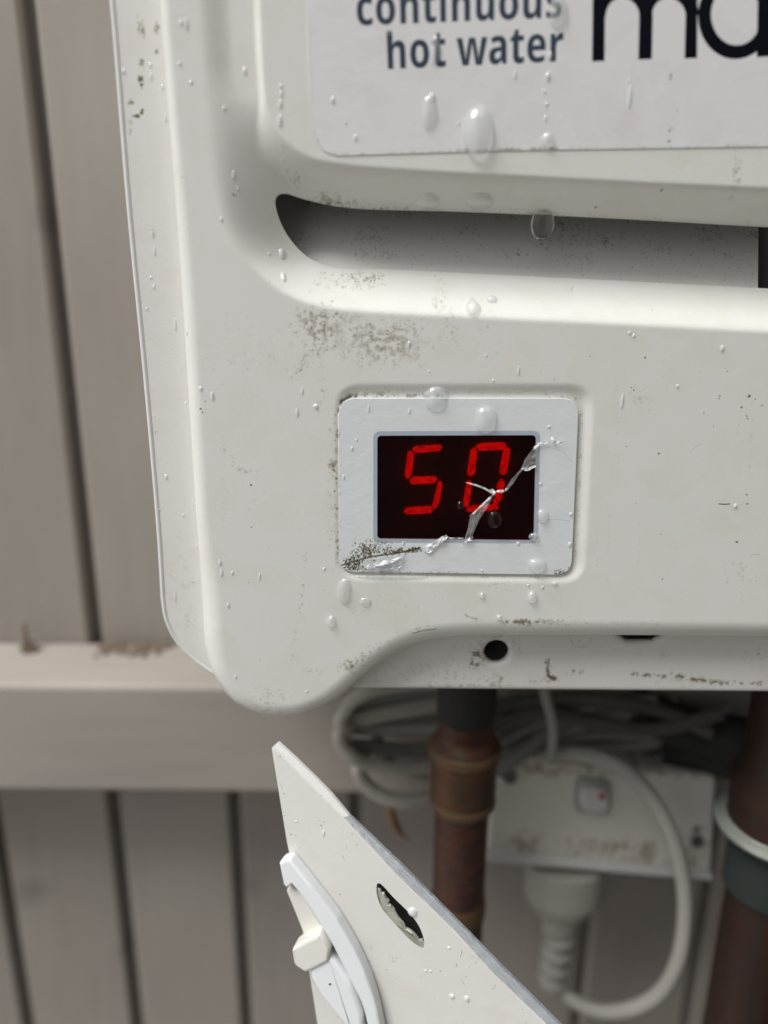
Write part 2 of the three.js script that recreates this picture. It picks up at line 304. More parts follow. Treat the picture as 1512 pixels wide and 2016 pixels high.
const coverMap = canvasTexture(2048, 2048, (c, w, h) => {
  const T = coverTexSize, U = w / (T.x1 - T.x0) * 0.001; // texture pixels to the millimetre
  c.fillStyle = PAINT; c.fillRect(0, 0, w, h);
  for (let i = 0; i < 1800; i++) { c.fillStyle = rnd() < 0.5 ? 'rgba(190,182,168,0.035)' : 'rgba(228,228,228,0.035)'; c.beginPath(); c.ellipse(rnd() * w, rnd() * h, rr(10, 70), rr(10, 60), rnd() * 3, 0, 7); c.fill(); }
  const toXY = (px, py) => { const { p } = onCover(px, py); return [(p.x - T.x0) / (T.x1 - T.x0) * w, (1 - (p.y - T.y0) / (T.y1 - T.y0)) * h]; };
  const fast = (px, py) => { const p = at(px, py, 0); return [(p.x - T.x0) / (T.x1 - T.x0) * w, (1 - (p.y - T.y0) / (T.y1 - T.y0)) * h]; };
  const s = speckler(c, fast, U), t = speckler(c, toXY, U);
  // random flecks, dried run marks and a film of fine grit
  for (let i = 0; i < 26; i++) { let px = rr(330, 1500), py = rr(640, 1150); const n = 60 + rnd() * 160, w0 = rr(1, 3); for (let k = 0; k < n; k++) { px += gauss() * 0.3; py += 1; if (clumpAt(px, py) && rnd() < 0.5) { const [x, y] = fast(px + gauss() * w0, py); s.dot(x, y, rr(0.05, 0.22) * U, 0.10, '128,116,92'); } } }
  for (let i = 0; i < 9000; i++) { const px = rr(320, 1512), py = rr(0, 1400); if (clumpAt(px / 5, py / 5)) { const [x, y] = fast(px, py); s.dot(x, y, rr(0.04, 0.1) * U, rr(0.06, 0.2), '92,82,64'); } }
  for (let i = 0; i < 900; i++) s.dot(rnd() * w, rnd() * h, rr(0.03, 0.09) * U, rr(0.15, 0.5), '70,62,50');
  for (let i = 0; i < 70; i++) s.dot(rnd() * w, rnd() * h, rr(0.1, 0.24) * U, rr(0.4, 0.8), '52,46,38');
  // mildew below the recess
  s.cloud(612, 630, 16, 14, 120, 0.45, 0.06, 0.2); s.cloud(640, 645, 14, 20, 110, 0.5, 0.06, 0.22, 0.6); s.cloud(625, 665, 12, 12, 80, 0.5); s.cloud(690, 640, 50, 12, 80, 0.32);
  s.cloud(765, 660, 34, 16, 230, 0.38, 0.06, 0.2); s.cloud(735, 690, 26, 14, 150, 0.4); s.cloud(790, 680, 22, 20, 120, 0.35); s.cloud(720, 665, 18, 8, 60, 0.4);
  s.line([[635, 680], [600, 712], [568, 742]], 5, 110, 0.45); s.cloud(500, 690, 40, 30, 120, 0.16); s.line([[632, 700], [640, 760], [625, 800]], 5, 60, 0.35);
  s.line([[440, 880], [470, 925], [510, 935]], 4, 90, 0.14, 0.1, 0.3); s.line([[450, 712], [500, 730], [540, 700]], 4, 40, 0.2); s.wash(640, 650, 30, 22, 60, 0.06); s.wash(760, 675, 45, 25, 80, 0.05);
  // tide marks round the display
  t.line([[664, 1110], [662, 950], [663, 820], [672, 790], [690, 781]], 2.2, 330, 0.6, 0.05, 0.2); t.line([[655, 1090], [652, 950], [656, 830]], 6, 200, 0.25); t.line([[684, 779], [760, 778], [870, 779]], 2.6, 220, 0.55, 0.05, 0.18); t.line([[690, 772], [800, 772], [1110, 774]], 4, 240, 0.25); t.line([[1080, 779], [1140, 785]], 4, 60, 0.4);
  t.line([[1145, 800], [1140, 960], [1132, 1100]], 2, 120, 0.35); t.line([[690, 1134], [900, 1135], [1100, 1137]], 2.5, 140, 0.35); t.cloud(655, 918, 5, 6, 40, 0.6); t.cloud(760, 1185, 60, 25, 70, 0.25); t.cloud(990, 1150, 16, 6, 30, 0.25);
  // slot lips
  t.line([[600, 397], [650, 404], [700, 409], [820, 413]], 3, 190, 0.5, 0.05, 0.2); t.cloud(650, 393, 14, 7, 70, 0.4); t.cloud(688, 404, 6, 4, 40, 0.7); t.line([[860, 412], [1100, 422], [1500, 444]], 3, 160, 0.3); t.cloud(585, 358, 8, 8, 16, 0.5);
  t.cloud(690, 555, 30, 10, 90, 0.4); t.cloud(720, 545, 14, 5, 50, 0.5); t.cloud(868, 590, 8, 16, 70, 0.28); t.cloud(890, 640, 8, 20, 40, 0.3); t.cloud(960, 650, 14, 26, 40, 0.22);
  s.scratch([[1145, 560], [1138, 572]], 0.14, '110,100,84', 0.5); s.cloud(1450, 345, 4, 22, 40, 0.5); s.cloud(1320, 150, 3, 5, 14, 0.8);
  // runs, scratches and flecks lower down
  s.line([[602, 1085], [597, 1160], [584, 1230], [570, 1325]], 2.2, 85, 0.5); s.line([[445, 970], [520, 1000]], 20, 30, 0.2); t.line([[680, 1312], [720, 1290], [770, 1262]], 5, 170, 0.42); t.cloud(690, 1310, 10, 6, 70, 0.5); t.line([[740, 1277], [800, 1250], [830, 1238]], 3, 60, 0.4);
  t.scratch([[812, 1247], [834, 1241], [860, 1238]], 0.22, '60,54,44', 0.85); t.cloud(610, 1322, 12, 5, 30, 0.25); t.cloud(530, 1380, 20, 12, 70, 0.4); t.line([[500, 1393], [560, 1402]], 3, 30, 0.5);
  t.line([[995, 1225], [1050, 1224], [1120, 1226]], 2.6, 260, 0.42, 0.05, 0.18); t.line([[1110, 1224], [1300, 1228]], 3, 110, 0.22); t.cloud(1030, 1226, 22, 3, 120, 0.5); t.line([[915, 1212], [930, 1218], [950, 1219]], 2, 40, 0.5);
  for (const [x, y, r] of [[1270, 704, .2], [1162, 702, .12], [1417, 780, .22], [1416, 785, .16], [1475, 780, .3], [1487, 786, .22], [1460, 802, .25], [1470, 819, .2], [1472, 824, .2], [1432, 731, .16], [1248, 768, .18], [1470, 974, .2], [1471, 992, .24], [1451, 1067, .24], [1448, 1066, .14], [1304, 1140, .22], [1297, 893, .2], [494, 955, .24], [512, 1300, .12], [458, 382, .22], [462, 384, .12], [1187, 401, .26], [1306, 373, .24], [1405, 840, .12], [1476, 918, .16], [395, 805, .34], [399, 812, .3], [495, 1038, .14], [490, 1147, .16]]) s.dot(...fast(x, y), r * U, 0.85, '46,42,36');
  s.scratch([[1415, 992], [1426, 993], [1437, 992]], 0.3, '50,46,40', 0.85); s.scratch([[1475, 1095], [1485, 1091], [1495, 1091]], 0.1, '90,84,72', 0.6); s.scratch([[1360, 890], [1370, 878], [1382, 874]], 0.08, '120,114,100', 0.5); s.cloud(1460, 1125, 20, 12, 26, 0.35); s.cloud(1260, 782, 10, 10, 26, 0.35);
});
coverMap.wrapS = coverMap.wrapT = THREE.ClampToEdgeWrapping;
const coat = phys({ map: coverMap, roughness: 0.3, bumpMap: rep(peel, 20, 22), bumpScale: 0.000045, specularIntensity: 1 });
part('front_cover', COVER, coat, heater);

// ---------------------------------------------------------------- heater: housing behind the cover
const HZ = -0.0085, PH = FRONT(HZ);
const houseTex = { x0: at(218, 0, HZ).x - 0.004, x1: 0.17, y0: at(560, 1380, HZ).y - 0.003, y1: at(700, -330, 0).y };
const houseMap = canvasTexture(2048, 2048, (c, w, h) => {
  const T = houseTex, U = w / (T.x1 - T.x0) * 0.001;
  c.fillStyle = '#dedcd7'; c.fillRect(0, 0, w, h);
  for (let i = 0; i < 900; i++) { c.fillStyle = rnd() < 0.5 ? 'rgba(186,176,160,0.05)' : 'rgba(220,222,220,0.05)'; c.beginPath(); c.ellipse(rnd() * w, rnd() * h, rr(6, 40), rr(10, 60), rnd() * 3, 0, 7); c.fill(); }
  const f = (px, py) => { const p = at(px, py, HZ); return [(p.x - T.x0) / (T.x1 - T.x0) * w, (1 - (p.y - T.y0) / (T.y1 - T.y0)) * h]; }, s = speckler(c, f, U);
  for (let i = 0; i < 700; i++) s.dot(rnd() * w, rnd() * h, rr(0.03, 0.1) * U, rr(0.15, 0.5), '70,62,50');
  s.line([[276, 30], [279, 70]], 3, 70, 0.9, 0.06, 0.18); s.line([[278, 118], [280, 130]], 3, 30, 0.7); s.line([[276, 152], [279, 170]], 2, 50, 0.95, 0.08, 0.2); s.cloud(273, 224, 5, 3, 60, 0.95, 0.1, 0.25); s.cloud(259, 203, 3, 4, 16, 0.5); s.cloud(258, 250, 3, 8, 14, 0.5); s.cloud(311, 100, 2, 3, 14, 0.9); s.cloud(309, 58, 2, 5, 14, 0.7); s.cloud(302, 460, 2, 5, 14, 0.5); s.cloud(303, 858, 4, 3, 16, 0.5); s.cloud(380, 1142, 5, 4, 14, 0.5); s.wash(350, 1130, 20, 60, 60, 0.04); s.cloud(372, 1230, 8, 20, 40, 0.2);
  // bottom strip: grime, cobweb and rust
  s.cloud(938, 1296, 7, 6, 90, 0.7, 0.1, 0.3); s.wash(960, 1270, 30, 14, 40, 0.1); s.cloud(1010, 1275, 12, 10, 30, 0.4); s.cloud(860, 1325, 50, 12, 130, 0.35); s.cloud(985, 1340, 12, 6, 70, 0.6); s.line([[830, 1352], [900, 1350], [970, 1349]], 1.6, 90, 0.7); s.cloud(900, 1312, 60, 10, 90, 0.25); s.cloud(750, 1330, 30, 14, 60, 0.3);
  s.line([[1076, 1300], [1080, 1330], [1092, 1337]], 2.4, 110, 0.8, 0.08, 0.24); s.line([[1036, 1340], [1100, 1337]], 3, 60, 0.6); s.cloud(1135, 1324, 8, 2.4, 40, 0.6); s.scratch([[1082, 1295], [1077, 1315], [1081, 1334]], 0.3, '30,28,24', 0.7);
  s.line([[1245, 1327], [1300, 1330], [1340, 1330], [1370, 1338], [1420, 1345], [1500, 1346]], 2.0, 420, 0.75, 0.08, 0.24); s.line([[1320, 1328], [1380, 1340]], 5, 120, 0.4); s.cloud(1390, 1345, 50, 6, 90, 0.35); s.cloud(1170, 1285, 60, 20, 70, 0.2); s.cloud(1490, 1295, 12, 12, 40, 0.5); s.cloud(1310, 1290, 6, 4, 20, 0.3); s.cloud(1150, 1260, 10, 6, 16, 0.2);
  s.scratch([[1122, 1255], [1128, 1270], [1145, 1276], [1160, 1268], [1164, 1256]], 0.3, '170,150,120', 0.35);
});
const sheet = phys({ map: houseMap, roughness: 0.36, bumpMap: rep(peel, 12, 14), bumpScale: 0.00005, specularIntensity: 0.9 });
const metalDark = std({ color: lin(0.05, 0.048, 0.045), roughness: 0.7 });
{
  const outer = smooth2(onto(PH, [[166, -420], [198, -150], [216, 0], [249, 400], [283, 750], [309, 1050], [317, 1180]]), 6).concat(smooth2(onto(PH, [[317, 1180], [324, 1222], [350, 1272], [410, 1323], [470, 1347], [560, 1356]]), 6).slice(1)).concat(onto(PH, [[700, 1357], [1512, 1364], [1850, 1367]]));
  outer.unshift(new THREE.Vector2(outer[0].x, TOP + 0.004)); outer.push(new THREE.Vector2(RIGHT + 0.01, outer.at(-1).y), new THREE.Vector2(RIGHT + 0.01, TOP + 0.004));
  const inner = onto(PH, [[470, -300], [470, 1090], [520, 1150], [620, 1180], [1600, 1180], [1600, -300]]), cavity = onto(PH, [[470, -300], [470, 1090], [520, 1190], [700, 1335], [1600, 1345], [1600, -300]]);
  const round = [], hex = []; const c = hit(PH, 978, 1285), rad = hit(PH, 1002, 1285).distanceTo(c);
  for (let i = 0; i < 28; i++) round.push(new THREE.Vector2(c.x + rad * Math.cos(i / 28 * 6.2832), c.y + rad * Math.sin(i / 28 * 6.2832)));
  hex.push(...onto(PH, [[1205, 1240], [1218, 1252], [1236, 1264], [1288, 1264], [1308, 1252], [1318, 1240]]));
  const g = slab(PH, outer, 0, 0.0034, 0.0016, [inner, round, hex], 5);
  part('body', slab(PH, outer.map((q, i) => q.clone()), -0.0035, 0.105, 0.0006, [cavity], 2), sheet, heater);
  const rolled = outer.slice(0, -2).filter((q) => q.x < at(690, 1356, HZ).x && q.y < 1.5).map((q) => V3(q.x + 0.0006, q.y + (q.y < yAt(1200) ? 0.0004 : 0), HZ - 0.0004));
  part('rolled_edge', tube(rolled, 0.00075, 160, 10), phys({ color: lin(0.7, 0.7, 0.68), roughness: 0.25 }), heater);
  const p = g.attributes.position, uv = g.attributes.uv, T = houseTex;
  for (let i = 0; i < p.count; i++) uv.setXY(i, (p.getX(i) - T.x0) / (T.x1 - T.x0), (p.getY(i) - T.y0) / (T.y1 - T.y0));
  part('flange', g, sheet, heater);
  const back = outer.map((q) => q.clone().lerp(new THREE.Vector2(0.05, 1.3), 0.04));
  part('back_plate', slab(PH, back, -0.109, 0.003), metalDark, heater);
  // the pipe cover's side sheet still hanging under the heater, right of the pipes
  const pcv = new RoundedBoxGeometry(0.0016, 0.42, 0.19, 2, 0.0007); pcv.translate(0.19, outer[60].y - 0.211 - 0.002, -0.018);
  part('pipe_cover_side', pcv, std({ color: lin(0.08, 0.078, 0.074), roughness: 0.6 }), heater, 'grey sheet metal side of the pipe cover');
  // sheet behind the slot
  const tilt = 0.60, PT = plane(V3(at(700, 540, -0.0112).x, at(700, 536, -0.0112).y, -0.0112), V3(1, -0.042, 0).normalize(), V3(0.042 * Math.cos(tilt), Math.cos(tilt), -Math.sin(tilt)).normalize()), bg = slab(PT, onto(PT, [[480, 330], [1494, 350], [1492, 580], [480, 541]]), 0, 0.001);
  const bmap = canvasTexture(1024, 256, (x, w, h) => {
    x.fillStyle = '#e0dfd9'; x.fillRect(0, 0, w, h); const s = speckler(x, (a, b) => [a, b], w / 140);
    for (let i = 0; i < 700; i++) s.dot(rnd() * w, h * rr(0.1, 0.9), rr(0.04, 0.14) * w / 140, rr(0.2, 0.7), '44,38,30');
    for (let i = 0; i < 40; i++) s.cloud(rnd() * w, h * rr(0.15, 0.75), 14, 6, 20, 0.5);
    for (let i = 0; i < 12; i++) { const a = rnd() * w, b = h * rr(0.5, 0.8); s.scratch([[a, b], [a + rr(4, 12), b - rr(2, 10)]], 0.12, '60,54,44', 0.5); }
  });
  const bp = bg.attributes.position, bu = bg.attributes.uv; bg.computeBoundingBox(); const bb = bg.boundingBox;
  for (let i = 0; i < bp.count; i++) bu.setXY(i, (bp.getX(i) - bb.min.x) / (bb.max.x - bb.min.x), (bp.getY(i) - bb.min.y) / (bb.max.y - bb.min.y));
  part('inner_baffle', bg, std({ map: bmap, roughness: 0.5 }), heater, 'dusty grey sheet behind the slot');
}

// ---------------------------------------------------------------- heater: sticker with print
const STZ = 0.00018, PS = FRONT(STZ);
{
  const poly = smooth2(onto(PS, [[590, -420], [603, -60], [608, 120], [613, 235]]), 4).concat(smooth2(onto(PS, [[613, 235], [620, 268], [638, 296], [664, 306]]), 6).slice(1)).concat(onto(PS, [[1000, 296], [1512, 288], [1850, 283]]));
  poly.push(new THREE.Vector2(poly.at(-1).x, poly[0].y));
  const g = slab(PS, poly, 0, 0.00016, 0, []); g.computeBoundingBox(); const b = g.boundingBox, bw = b.max.x - b.min.x, bh = b.max.y - b.min.y;
  const map = canvasTexture(2048, 1024, (c, w, h) => {
    c.fillStyle = '#e0e0df'; c.fillRect(0, 0, w, h);
    const f = (px, py) => { const p = at(px, py, STZ); return [(p.x - b.min.x) / bw * w, (1 - (p.y - b.min.y) / bh) * h]; };
    for (let i = 0; i < 300; i++) { c.fillStyle = rnd() < 0.5 ? 'rgba(196,194,186,0.06)' : 'rgba(224,226,224,0.06)'; c.beginPath(); c.ellipse(rnd() * w, rnd() * h, rr(10, 90), rr(10, 60), rnd() * 3, 0, 7); c.fill(); }
    // a line of type between two points of its baseline, of a given letter height
    const type = (str, x0, y0, x1, y1, xh, color, stretch) => {
      const [ax, ay] = f(x0, y0), [bx, by] = f(x1, y1), L = Math.hypot(bx - ax, by - ay), [, ty] = f(x0, y0 - xh); const size = (ay - ty) / 0.72;
      c.save(); c.translate(ax, ay); c.rotate(Math.atan2(by - ay, bx - ax)); c.font = `bold ${size}px sans-serif`; c.fillStyle = color; c.scale(L / c.measureText(str).width, 1); c.fillText(str, 0, 0); c.restore();
    };
    type('hot water', 758, 136, 1110, 120, 72, '#3c4654', 1); type('continuous', 700, 50, 1108, 34, 72, '#3c4654', 1);
    // the cropped wordmark
    c.fillStyle = c.strokeStyle = '#070a16';
    const P = (pts) => { c.beginPath(); pts.forEach((p, i) => { const q = f(...p); i ? c.lineTo(...q) : c.moveTo(...q); }); c.closePath(); c.fill(); };
    P([[1166, 121], [1190, 120], [1193, -200], [1169, -200]]); P([[1257, 117], [1283, 116], [1285, 30], [1259, 30]]); P([[1348, 115], [1372, 114], [1374, -200], [1350, 30]]);
    const arc = (cx, cy, rx, ry, lw, a0, a1) => { const pts = []; for (let i = 0; i <= 40; i++) { const t = a0 + (a1 - a0) * i / 40; pts.push(f(cx + rx * Math.cos(t), cy + ry * Math.sin(t))); } const u = Math.hypot(f(cx + 10, cy)[0] - f(cx, cy)[0], 0) / 10; c.lineWidth = lw * u; c.beginPath(); pts.forEach((p, i) => (i ? c.lineTo(...p) : c.moveTo(...p))); c.stroke(); };
    arc(1226, 32, 46, 50, 25, Math.PI, 2 * Math.PI); arc(1317, 32, 46, 50, 25, Math.PI, 2 * Math.PI);
    arc(1449, 30, 62, 73, 25, 0, 6.2832); P([[1490, 112], [1516, 111], [1518, -40], [1493, -40]]);
    const s = speckler(c, f, w / (bw * 1000));
    for (let i = 0; i < 350; i++) s.dot(rnd() * w, rnd() * h, rr(0.03, 0.08) * w / bw / 1000, rr(0.15, 0.5), '70,62,50');
    s.line([[605, 20], [612, 235], [620, 268], [640, 297], [664, 304]], 1, 90, 0.2); s.line([[664, 304], [1000, 294], [1512, 286]], 1.2, 300, 0.35, 0.04, 0.1); s.line([[900, 296], [1100, 292]], 1, 120, 0.5); s.scratch([[610, 30], [615, 240]], 0.1, '160,140,110', 0.35);
    s.scratch([[695, 66], [760, 62], [880, 54]], 0.22, '226,228,228', 0.9); s.scratch([[705, 72], [780, 66]], 0.1, '240,240,240', 0.9);
    for (const [x, y, r] of [[1321, 148, .3], [1320, 155, .3], [1105, 240, .1], [1318, 257, .3], [1322, 252, .2], [1317, 278, .3], [1332, 217, .14], [575, 130, .2], [947, 168, .12]]) s.dot(...f(x, y), r * w / bw / 1000, 0.7, '90,80,64');
  });
  const p = g.attributes.position, uv = g.attributes.uv;
  for (let i = 0; i < p.count; i++) uv.setXY(i, (p.getX(i) - b.min.x) / bw, (p.getY(i) - b.min.y) / bh);
  part('name_sticker', g, phys({ map, roughness: 0.36, specularIntensity: 0.45, bumpMap: rep(grime, 3, 2), bumpScale: 0.00005 }), heater, 'pale sticker with dark blue lettering');
}

// ---------------------------------------------------------------- heater: digital display
const BZ = 0.00005, PB = FRONT(BZ);
{
  const poly = roundPoly(onto(PB, [[666, 784], [1140, 784], [1125, 1132], [668, 1126]]), 0.0048, 8);
  const win = roundPoly(onto(PB, [[742, 857], [1056, 856], [1051, 1064], [742, 1061]]), 0.0013, 6);
  const g = slab(PB, poly, 0, 0.0011, 0.0001, [win]); g.computeBoundingBox(); const b = g.boundingBox, bw = b.max.x - b.min.x, bh = b.max.y - b.min.y;
  const map = canvasTexture(1024, 768, (c, w, h) => {
    c.fillStyle = '#dee1e1'; c.fillRect(0, 0, w, h);
    const f = (px, py) => { const p = at(px, py, BZ); return [(p.x - b.min.x) / bw * w, (1 - (p.y - b.min.y) / bh) * h]; }, u = w / bw / 1000, s = speckler(c, f, u);
    for (let i = 0; i < 200; i++) { c.fillStyle = rnd() < 0.5 ? 'rgba(200,200,196,0.06)' : 'rgba(224,230,234,0.06)'; c.beginPath(); c.ellipse(rnd() * w, rnd() * h, rr(10, 60), rr(10, 40), rnd() * 3, 0, 7); c.fill(); }
    c.strokeStyle = '#aab5bf'; c.fillStyle = '#aab5bf'; const q = roundPoly([[735, 849], [1064, 848], [1059, 1070], [735, 1068]].map((p) => new THREE.Vector2(...f(...p))), 2.1 * u, 8);
    c.beginPath(); q.forEach((p, i) => (i ? c.lineTo(p.x, p.y) : c.moveTo(p.x, p.y))); c.closePath(); c.fill();
    for (let i = 0; i < 160; i++) s.dot(rnd() * w, rnd() * h, rr(0.03, 0.08) * u, rr(0.2, 0.5), '70,62,50');
    // black mould where the film has come off
    const mould = (px, py, sx, sy, n, a) => { for (let i = 0; i < n; i++) { const [x, y] = f(px + gauss() * sx, py + gauss() * sy); s.dot(x, y, rr(0.06, 0.26) * u, a * rr(0.4, 1), ['40,38,22', '62,58,34', '28,26,18', '92,86,56'][(rnd() * 4) | 0]); } };
    mould(695, 1108, 9, 6, 140, 0.9); mould(712, 1100, 12, 9, 140, 0.75); mould(722, 1084, 10, 7, 130, 0.85); mould(745, 1080, 14, 8, 90, 0.6); mould(772, 1086, 16, 3.4, 110, 0.85); mould(800, 1085, 14, 2, 60, 0.8); mould(815, 1082, 10, 2, 60, 0.8); mould(730, 1072, 24, 7, 60, 0.4); mould(700, 1118, 10, 3, 70, 0.8); mould(1108, 1126, 8, 3, 50, 0.6);
    s.line([[672, 1118], [760, 1126], [900, 1128]], 1.4, 120, 0.5); s.line([[668, 800], [669, 1100]], 1, 60, 0.4); s.scratch([[672, 1113], [730, 1096], [800, 1086], [828, 1078]], 0.5, '70,64,40', 0.7);
    s.scratch([[1060, 1026], [1090, 1022], [1122, 1026]], 0.1, '150,154,154', 0.7); s.scratch([[1078, 880], [1110, 890], [1130, 915]], 0.12, '188,194,198', 0.8);
  });
  const p = g.attributes.position, uv = g.attributes.uv;
  for (let i = 0; i < p.count; i++) uv.setXY(i, (p.getX(i) - b.min.x) / bw, (p.getY(i) - b.min.y) / bh);
  const panel = part('display_panel', g, phys({ map, roughness: 0.3, bumpMap: rep(grime, 2, 2), bumpScale: 0.00006 }), heater, 'pale blue-white display panel with cracked film');
  const scr = roundPoly(onto(PB, [[742, 857], [1056, 856], [1051, 1064], [742, 1061]]), 0.0013, 6), scrB = onto(FRONT(-0.0036), [[735, 850], [1063, 849], [1058, 1071], [735, 1068]]), SB = FRONT(BZ - 0.0036);
  const smap = canvasTexture(512, 384, (c, w, h) => {
    c.fillStyle = '#0a0506'; c.fillRect(0, 0, w, h); const s = speckler(c, (a, b2) => [a, b2], 10);
    for (let i = 0; i < 260; i++) s.dot(rnd() * w, rnd() * h, rr(0.03, 0.1) * 10, rr(0.15, 0.5), '90,80,80');
    s.cloud(180, 320, 30, 14, 90, 0.2); s.scratch([[186, 300], [172, 350]], 0.09, '190,180,180', 0.7); s.scratch([[172, 268], [180, 271]], 0.12, '200,190,190', 0.6); s.scratch([[480, 20], [484, 60]], 0.1, '120,20,40', 0.8); s.scratch([[420, 275], [462, 275]], 0.1, '150,120,130', 0.6);
    for (const [x, y] of [[230, 40], [35, 165], [500, 340], [140, 205]]) s.dot(x, y, 1.8, 0.8, '210,210,210');
  });
  const sg = slab(SB, scrB, 0, 0.0002, 0, []); sg.computeBoundingBox(); const sb = sg.boundingBox, sp = sg.attributes.position, su = sg.attributes.uv;
  for (let i = 0; i < sp.count; i++) su.setXY(i, (sp.getX(i) - sb.min.x) / (sb.max.x - sb.min.x), (sp.getY(i) - sb.min.y) / (sb.max.y - sb.min.y));
  part('display_backing', sg, std({ map: smap, roughness: 0.8 }), panel);
  const wallB = onto(FRONT(BZ - 0.0006), [[735, 850], [1063, 849], [1058, 1071], [735, 1068]]), wallH = onto(FRONT(BZ - 0.0006), [[743, 858], [1055, 857], [1050, 1063], [743, 1060]]);
  part('window_shroud', slab(FRONT(BZ - 0.0006), wallB, 0, 0.0029, 0, [wallH]), std({ color: lin(0.008, 0.006, 0.006), roughness: 0.8 }), panel);
  const led = noiseTexture(128, (x, y) => { const v = rnd() < 0.24 ? 0.3 + 0.3 * rnd() : 0.8 + 0.2 * rnd(); return [v, v * 0.9, v * 0.9]; }, true);
  const lit = std({ color: 0x200204, emissive: lin(0.50, 0.004, 0.011), emissiveMap: led, roughness: 0.4 });
  const z = (pts) => pts.map(([x, y]) => [730 + x / 4.32, 840 + y / 4.32]);
  for (const s of [[[350, 190], [380, 162], [590, 152], [612, 172], [580, 208], [375, 222]], [[318, 205], [345, 205], [368, 235], [350, 400], [318, 445], [285, 420]], [[325, 460], [355, 425], [545, 420], [568, 445], [540, 480], [345, 490]], [[575, 465], [600, 460], [607, 490], [580, 660], [545, 700], [520, 680]], [[280, 720], [310, 685], [505, 672], [535, 700], [515, 735], [300, 745]],
    [[890, 165], [925, 140], [1130, 132], [1155, 155], [1125, 195], [925, 205]], [[850, 190], [885, 175], [908, 215], [885, 395], [850, 425], [818, 400]], [[1130, 190], [1160, 170], [1188, 190], [1160, 385], [1125, 415], [1090, 390]], [[815, 465], [845, 450], [860, 480], [835, 670], [805, 690], [780, 660]], [[1085, 460], [1115, 440], [1140, 470], [1110, 620], [1070, 665], [1040, 640]], [[805, 710], [840, 670], [1060, 655], [1090, 690], [1060, 715], [830, 725]]]) {
    const sgm = slab(FRONT(BZ - 0.0017), roundPoly(onto(FRONT(BZ - 0.0017), z(s)), 0.0004, 4), 0, 0.0001); const q = sgm.attributes.position, w2 = sgm.attributes.uv; for (let i = 0; i < q.count; i++) w2.setXY(i, q.getX(i) * 22, q.getY(i) * 22);
    part('display_segment', sgm, lit, panel);
  }
  part('display_screen', slab(PB, scr.map((q) => q.clone()), -0.00008, 0.0004, 0.00004), phys({ color: lin(1, 1, 1), roughness: 0.2, transmission: 1, thickness: 0.0005, ior: 1.35, specularIntensity: 0.5, attenuationColor: lin(0.75, 0.16, 0.18), attenuationDistance: 0.0006 }), panel, 'dark red display window');
  { const fz = BZ - 0.0010, g2 = new THREE.ShapeGeometry(new THREE.Shape(onto(FRONT(fz), [[737, 852], [1061, 851], [1056, 1069], [737, 1066]]))); g2.translate(0, 0, fz); part('red_filter', g2, phys({ color: lin(0.72, 0.03, 0.035), roughness: 0.34, transmission: 1, thickness: 0, ior: 1.05 }), panel, 'red filter sheet behind the display window'); }
  // torn clear film
  const film = phys({ color: lin(0.85, 0.86, 0.87), roughness: 0.1, transmission: 0.78, thickness: 0, ior: 1.6 }), edgeFilm = phys({ color: lin(0.9, 0.9, 0.9), roughness: 0.12, transmission: 0.22, thickness: 0, ior: 1.6 });
  function crumple(pts, lift, amp, mat, name) { // an irregular sliver with its own folds
    const poly = onto(PB, pts), s = new THREE.ShapeGeometry(new THREE.Shape(poly)); let gg = s.toNonIndexed();
    // split each triangle into sixteen
    const tri = []; const a = gg.attributes.position; const sub = (A, B, C, d) => { if (!d) return tri.push(A, B, C); const m = [A.clone().lerp(B, .5), B.clone().lerp(C, .5), C.clone().lerp(A, .5)]; sub(A, m[0], m[2], d - 1); sub(m[0], B, m[1], d - 1); sub(m[2], m[1], C, d - 1); sub(...m, d - 1); };
    for (let i = 0; i < a.count; i += 3) sub(V3().fromBufferAttribute(a, i), V3().fromBufferAttribute(a, i + 1), V3().fromBufferAttribute(a, i + 2), 3);
    const arr = []; for (const v of tri) { const n = Math.abs(noise.noise(v.x * 420, v.y * 420, 2)) + 0.5 * Math.abs(noise.noise(v.x * 1100, v.y * 1100, 7)); arr.push(v.x, v.y, BZ + lift + amp * n); }
    const out = new THREE.BufferGeometry(); out.setAttribute('position', new THREE.Float32BufferAttribute(arr, 3)); out.computeVertexNormals();
    part(name, out, mat, panel);
  }
  crumple(z([[1020, 580], [1040, 580], [985, 690], [930, 770], [870, 900], [865, 945], [850, 960], [785, 975], [820, 880], [845, 740], [900, 700], [960, 640]]), 0.0003, 0.0007, film, 'torn_film');
  crumple(z([[1100, 545], [1140, 530], [1180, 460], [1240, 390], [1280, 345], [1310, 270], [1370, 190], [1420, 130], [1480, 120], [1440, 150], [1402, 200], [1400, 300], [1405, 325], [1340, 370], [1300, 355], [1260, 400], [1210, 480], [1150, 545]]), 0.0003, 0.0009, film, 'torn_film');
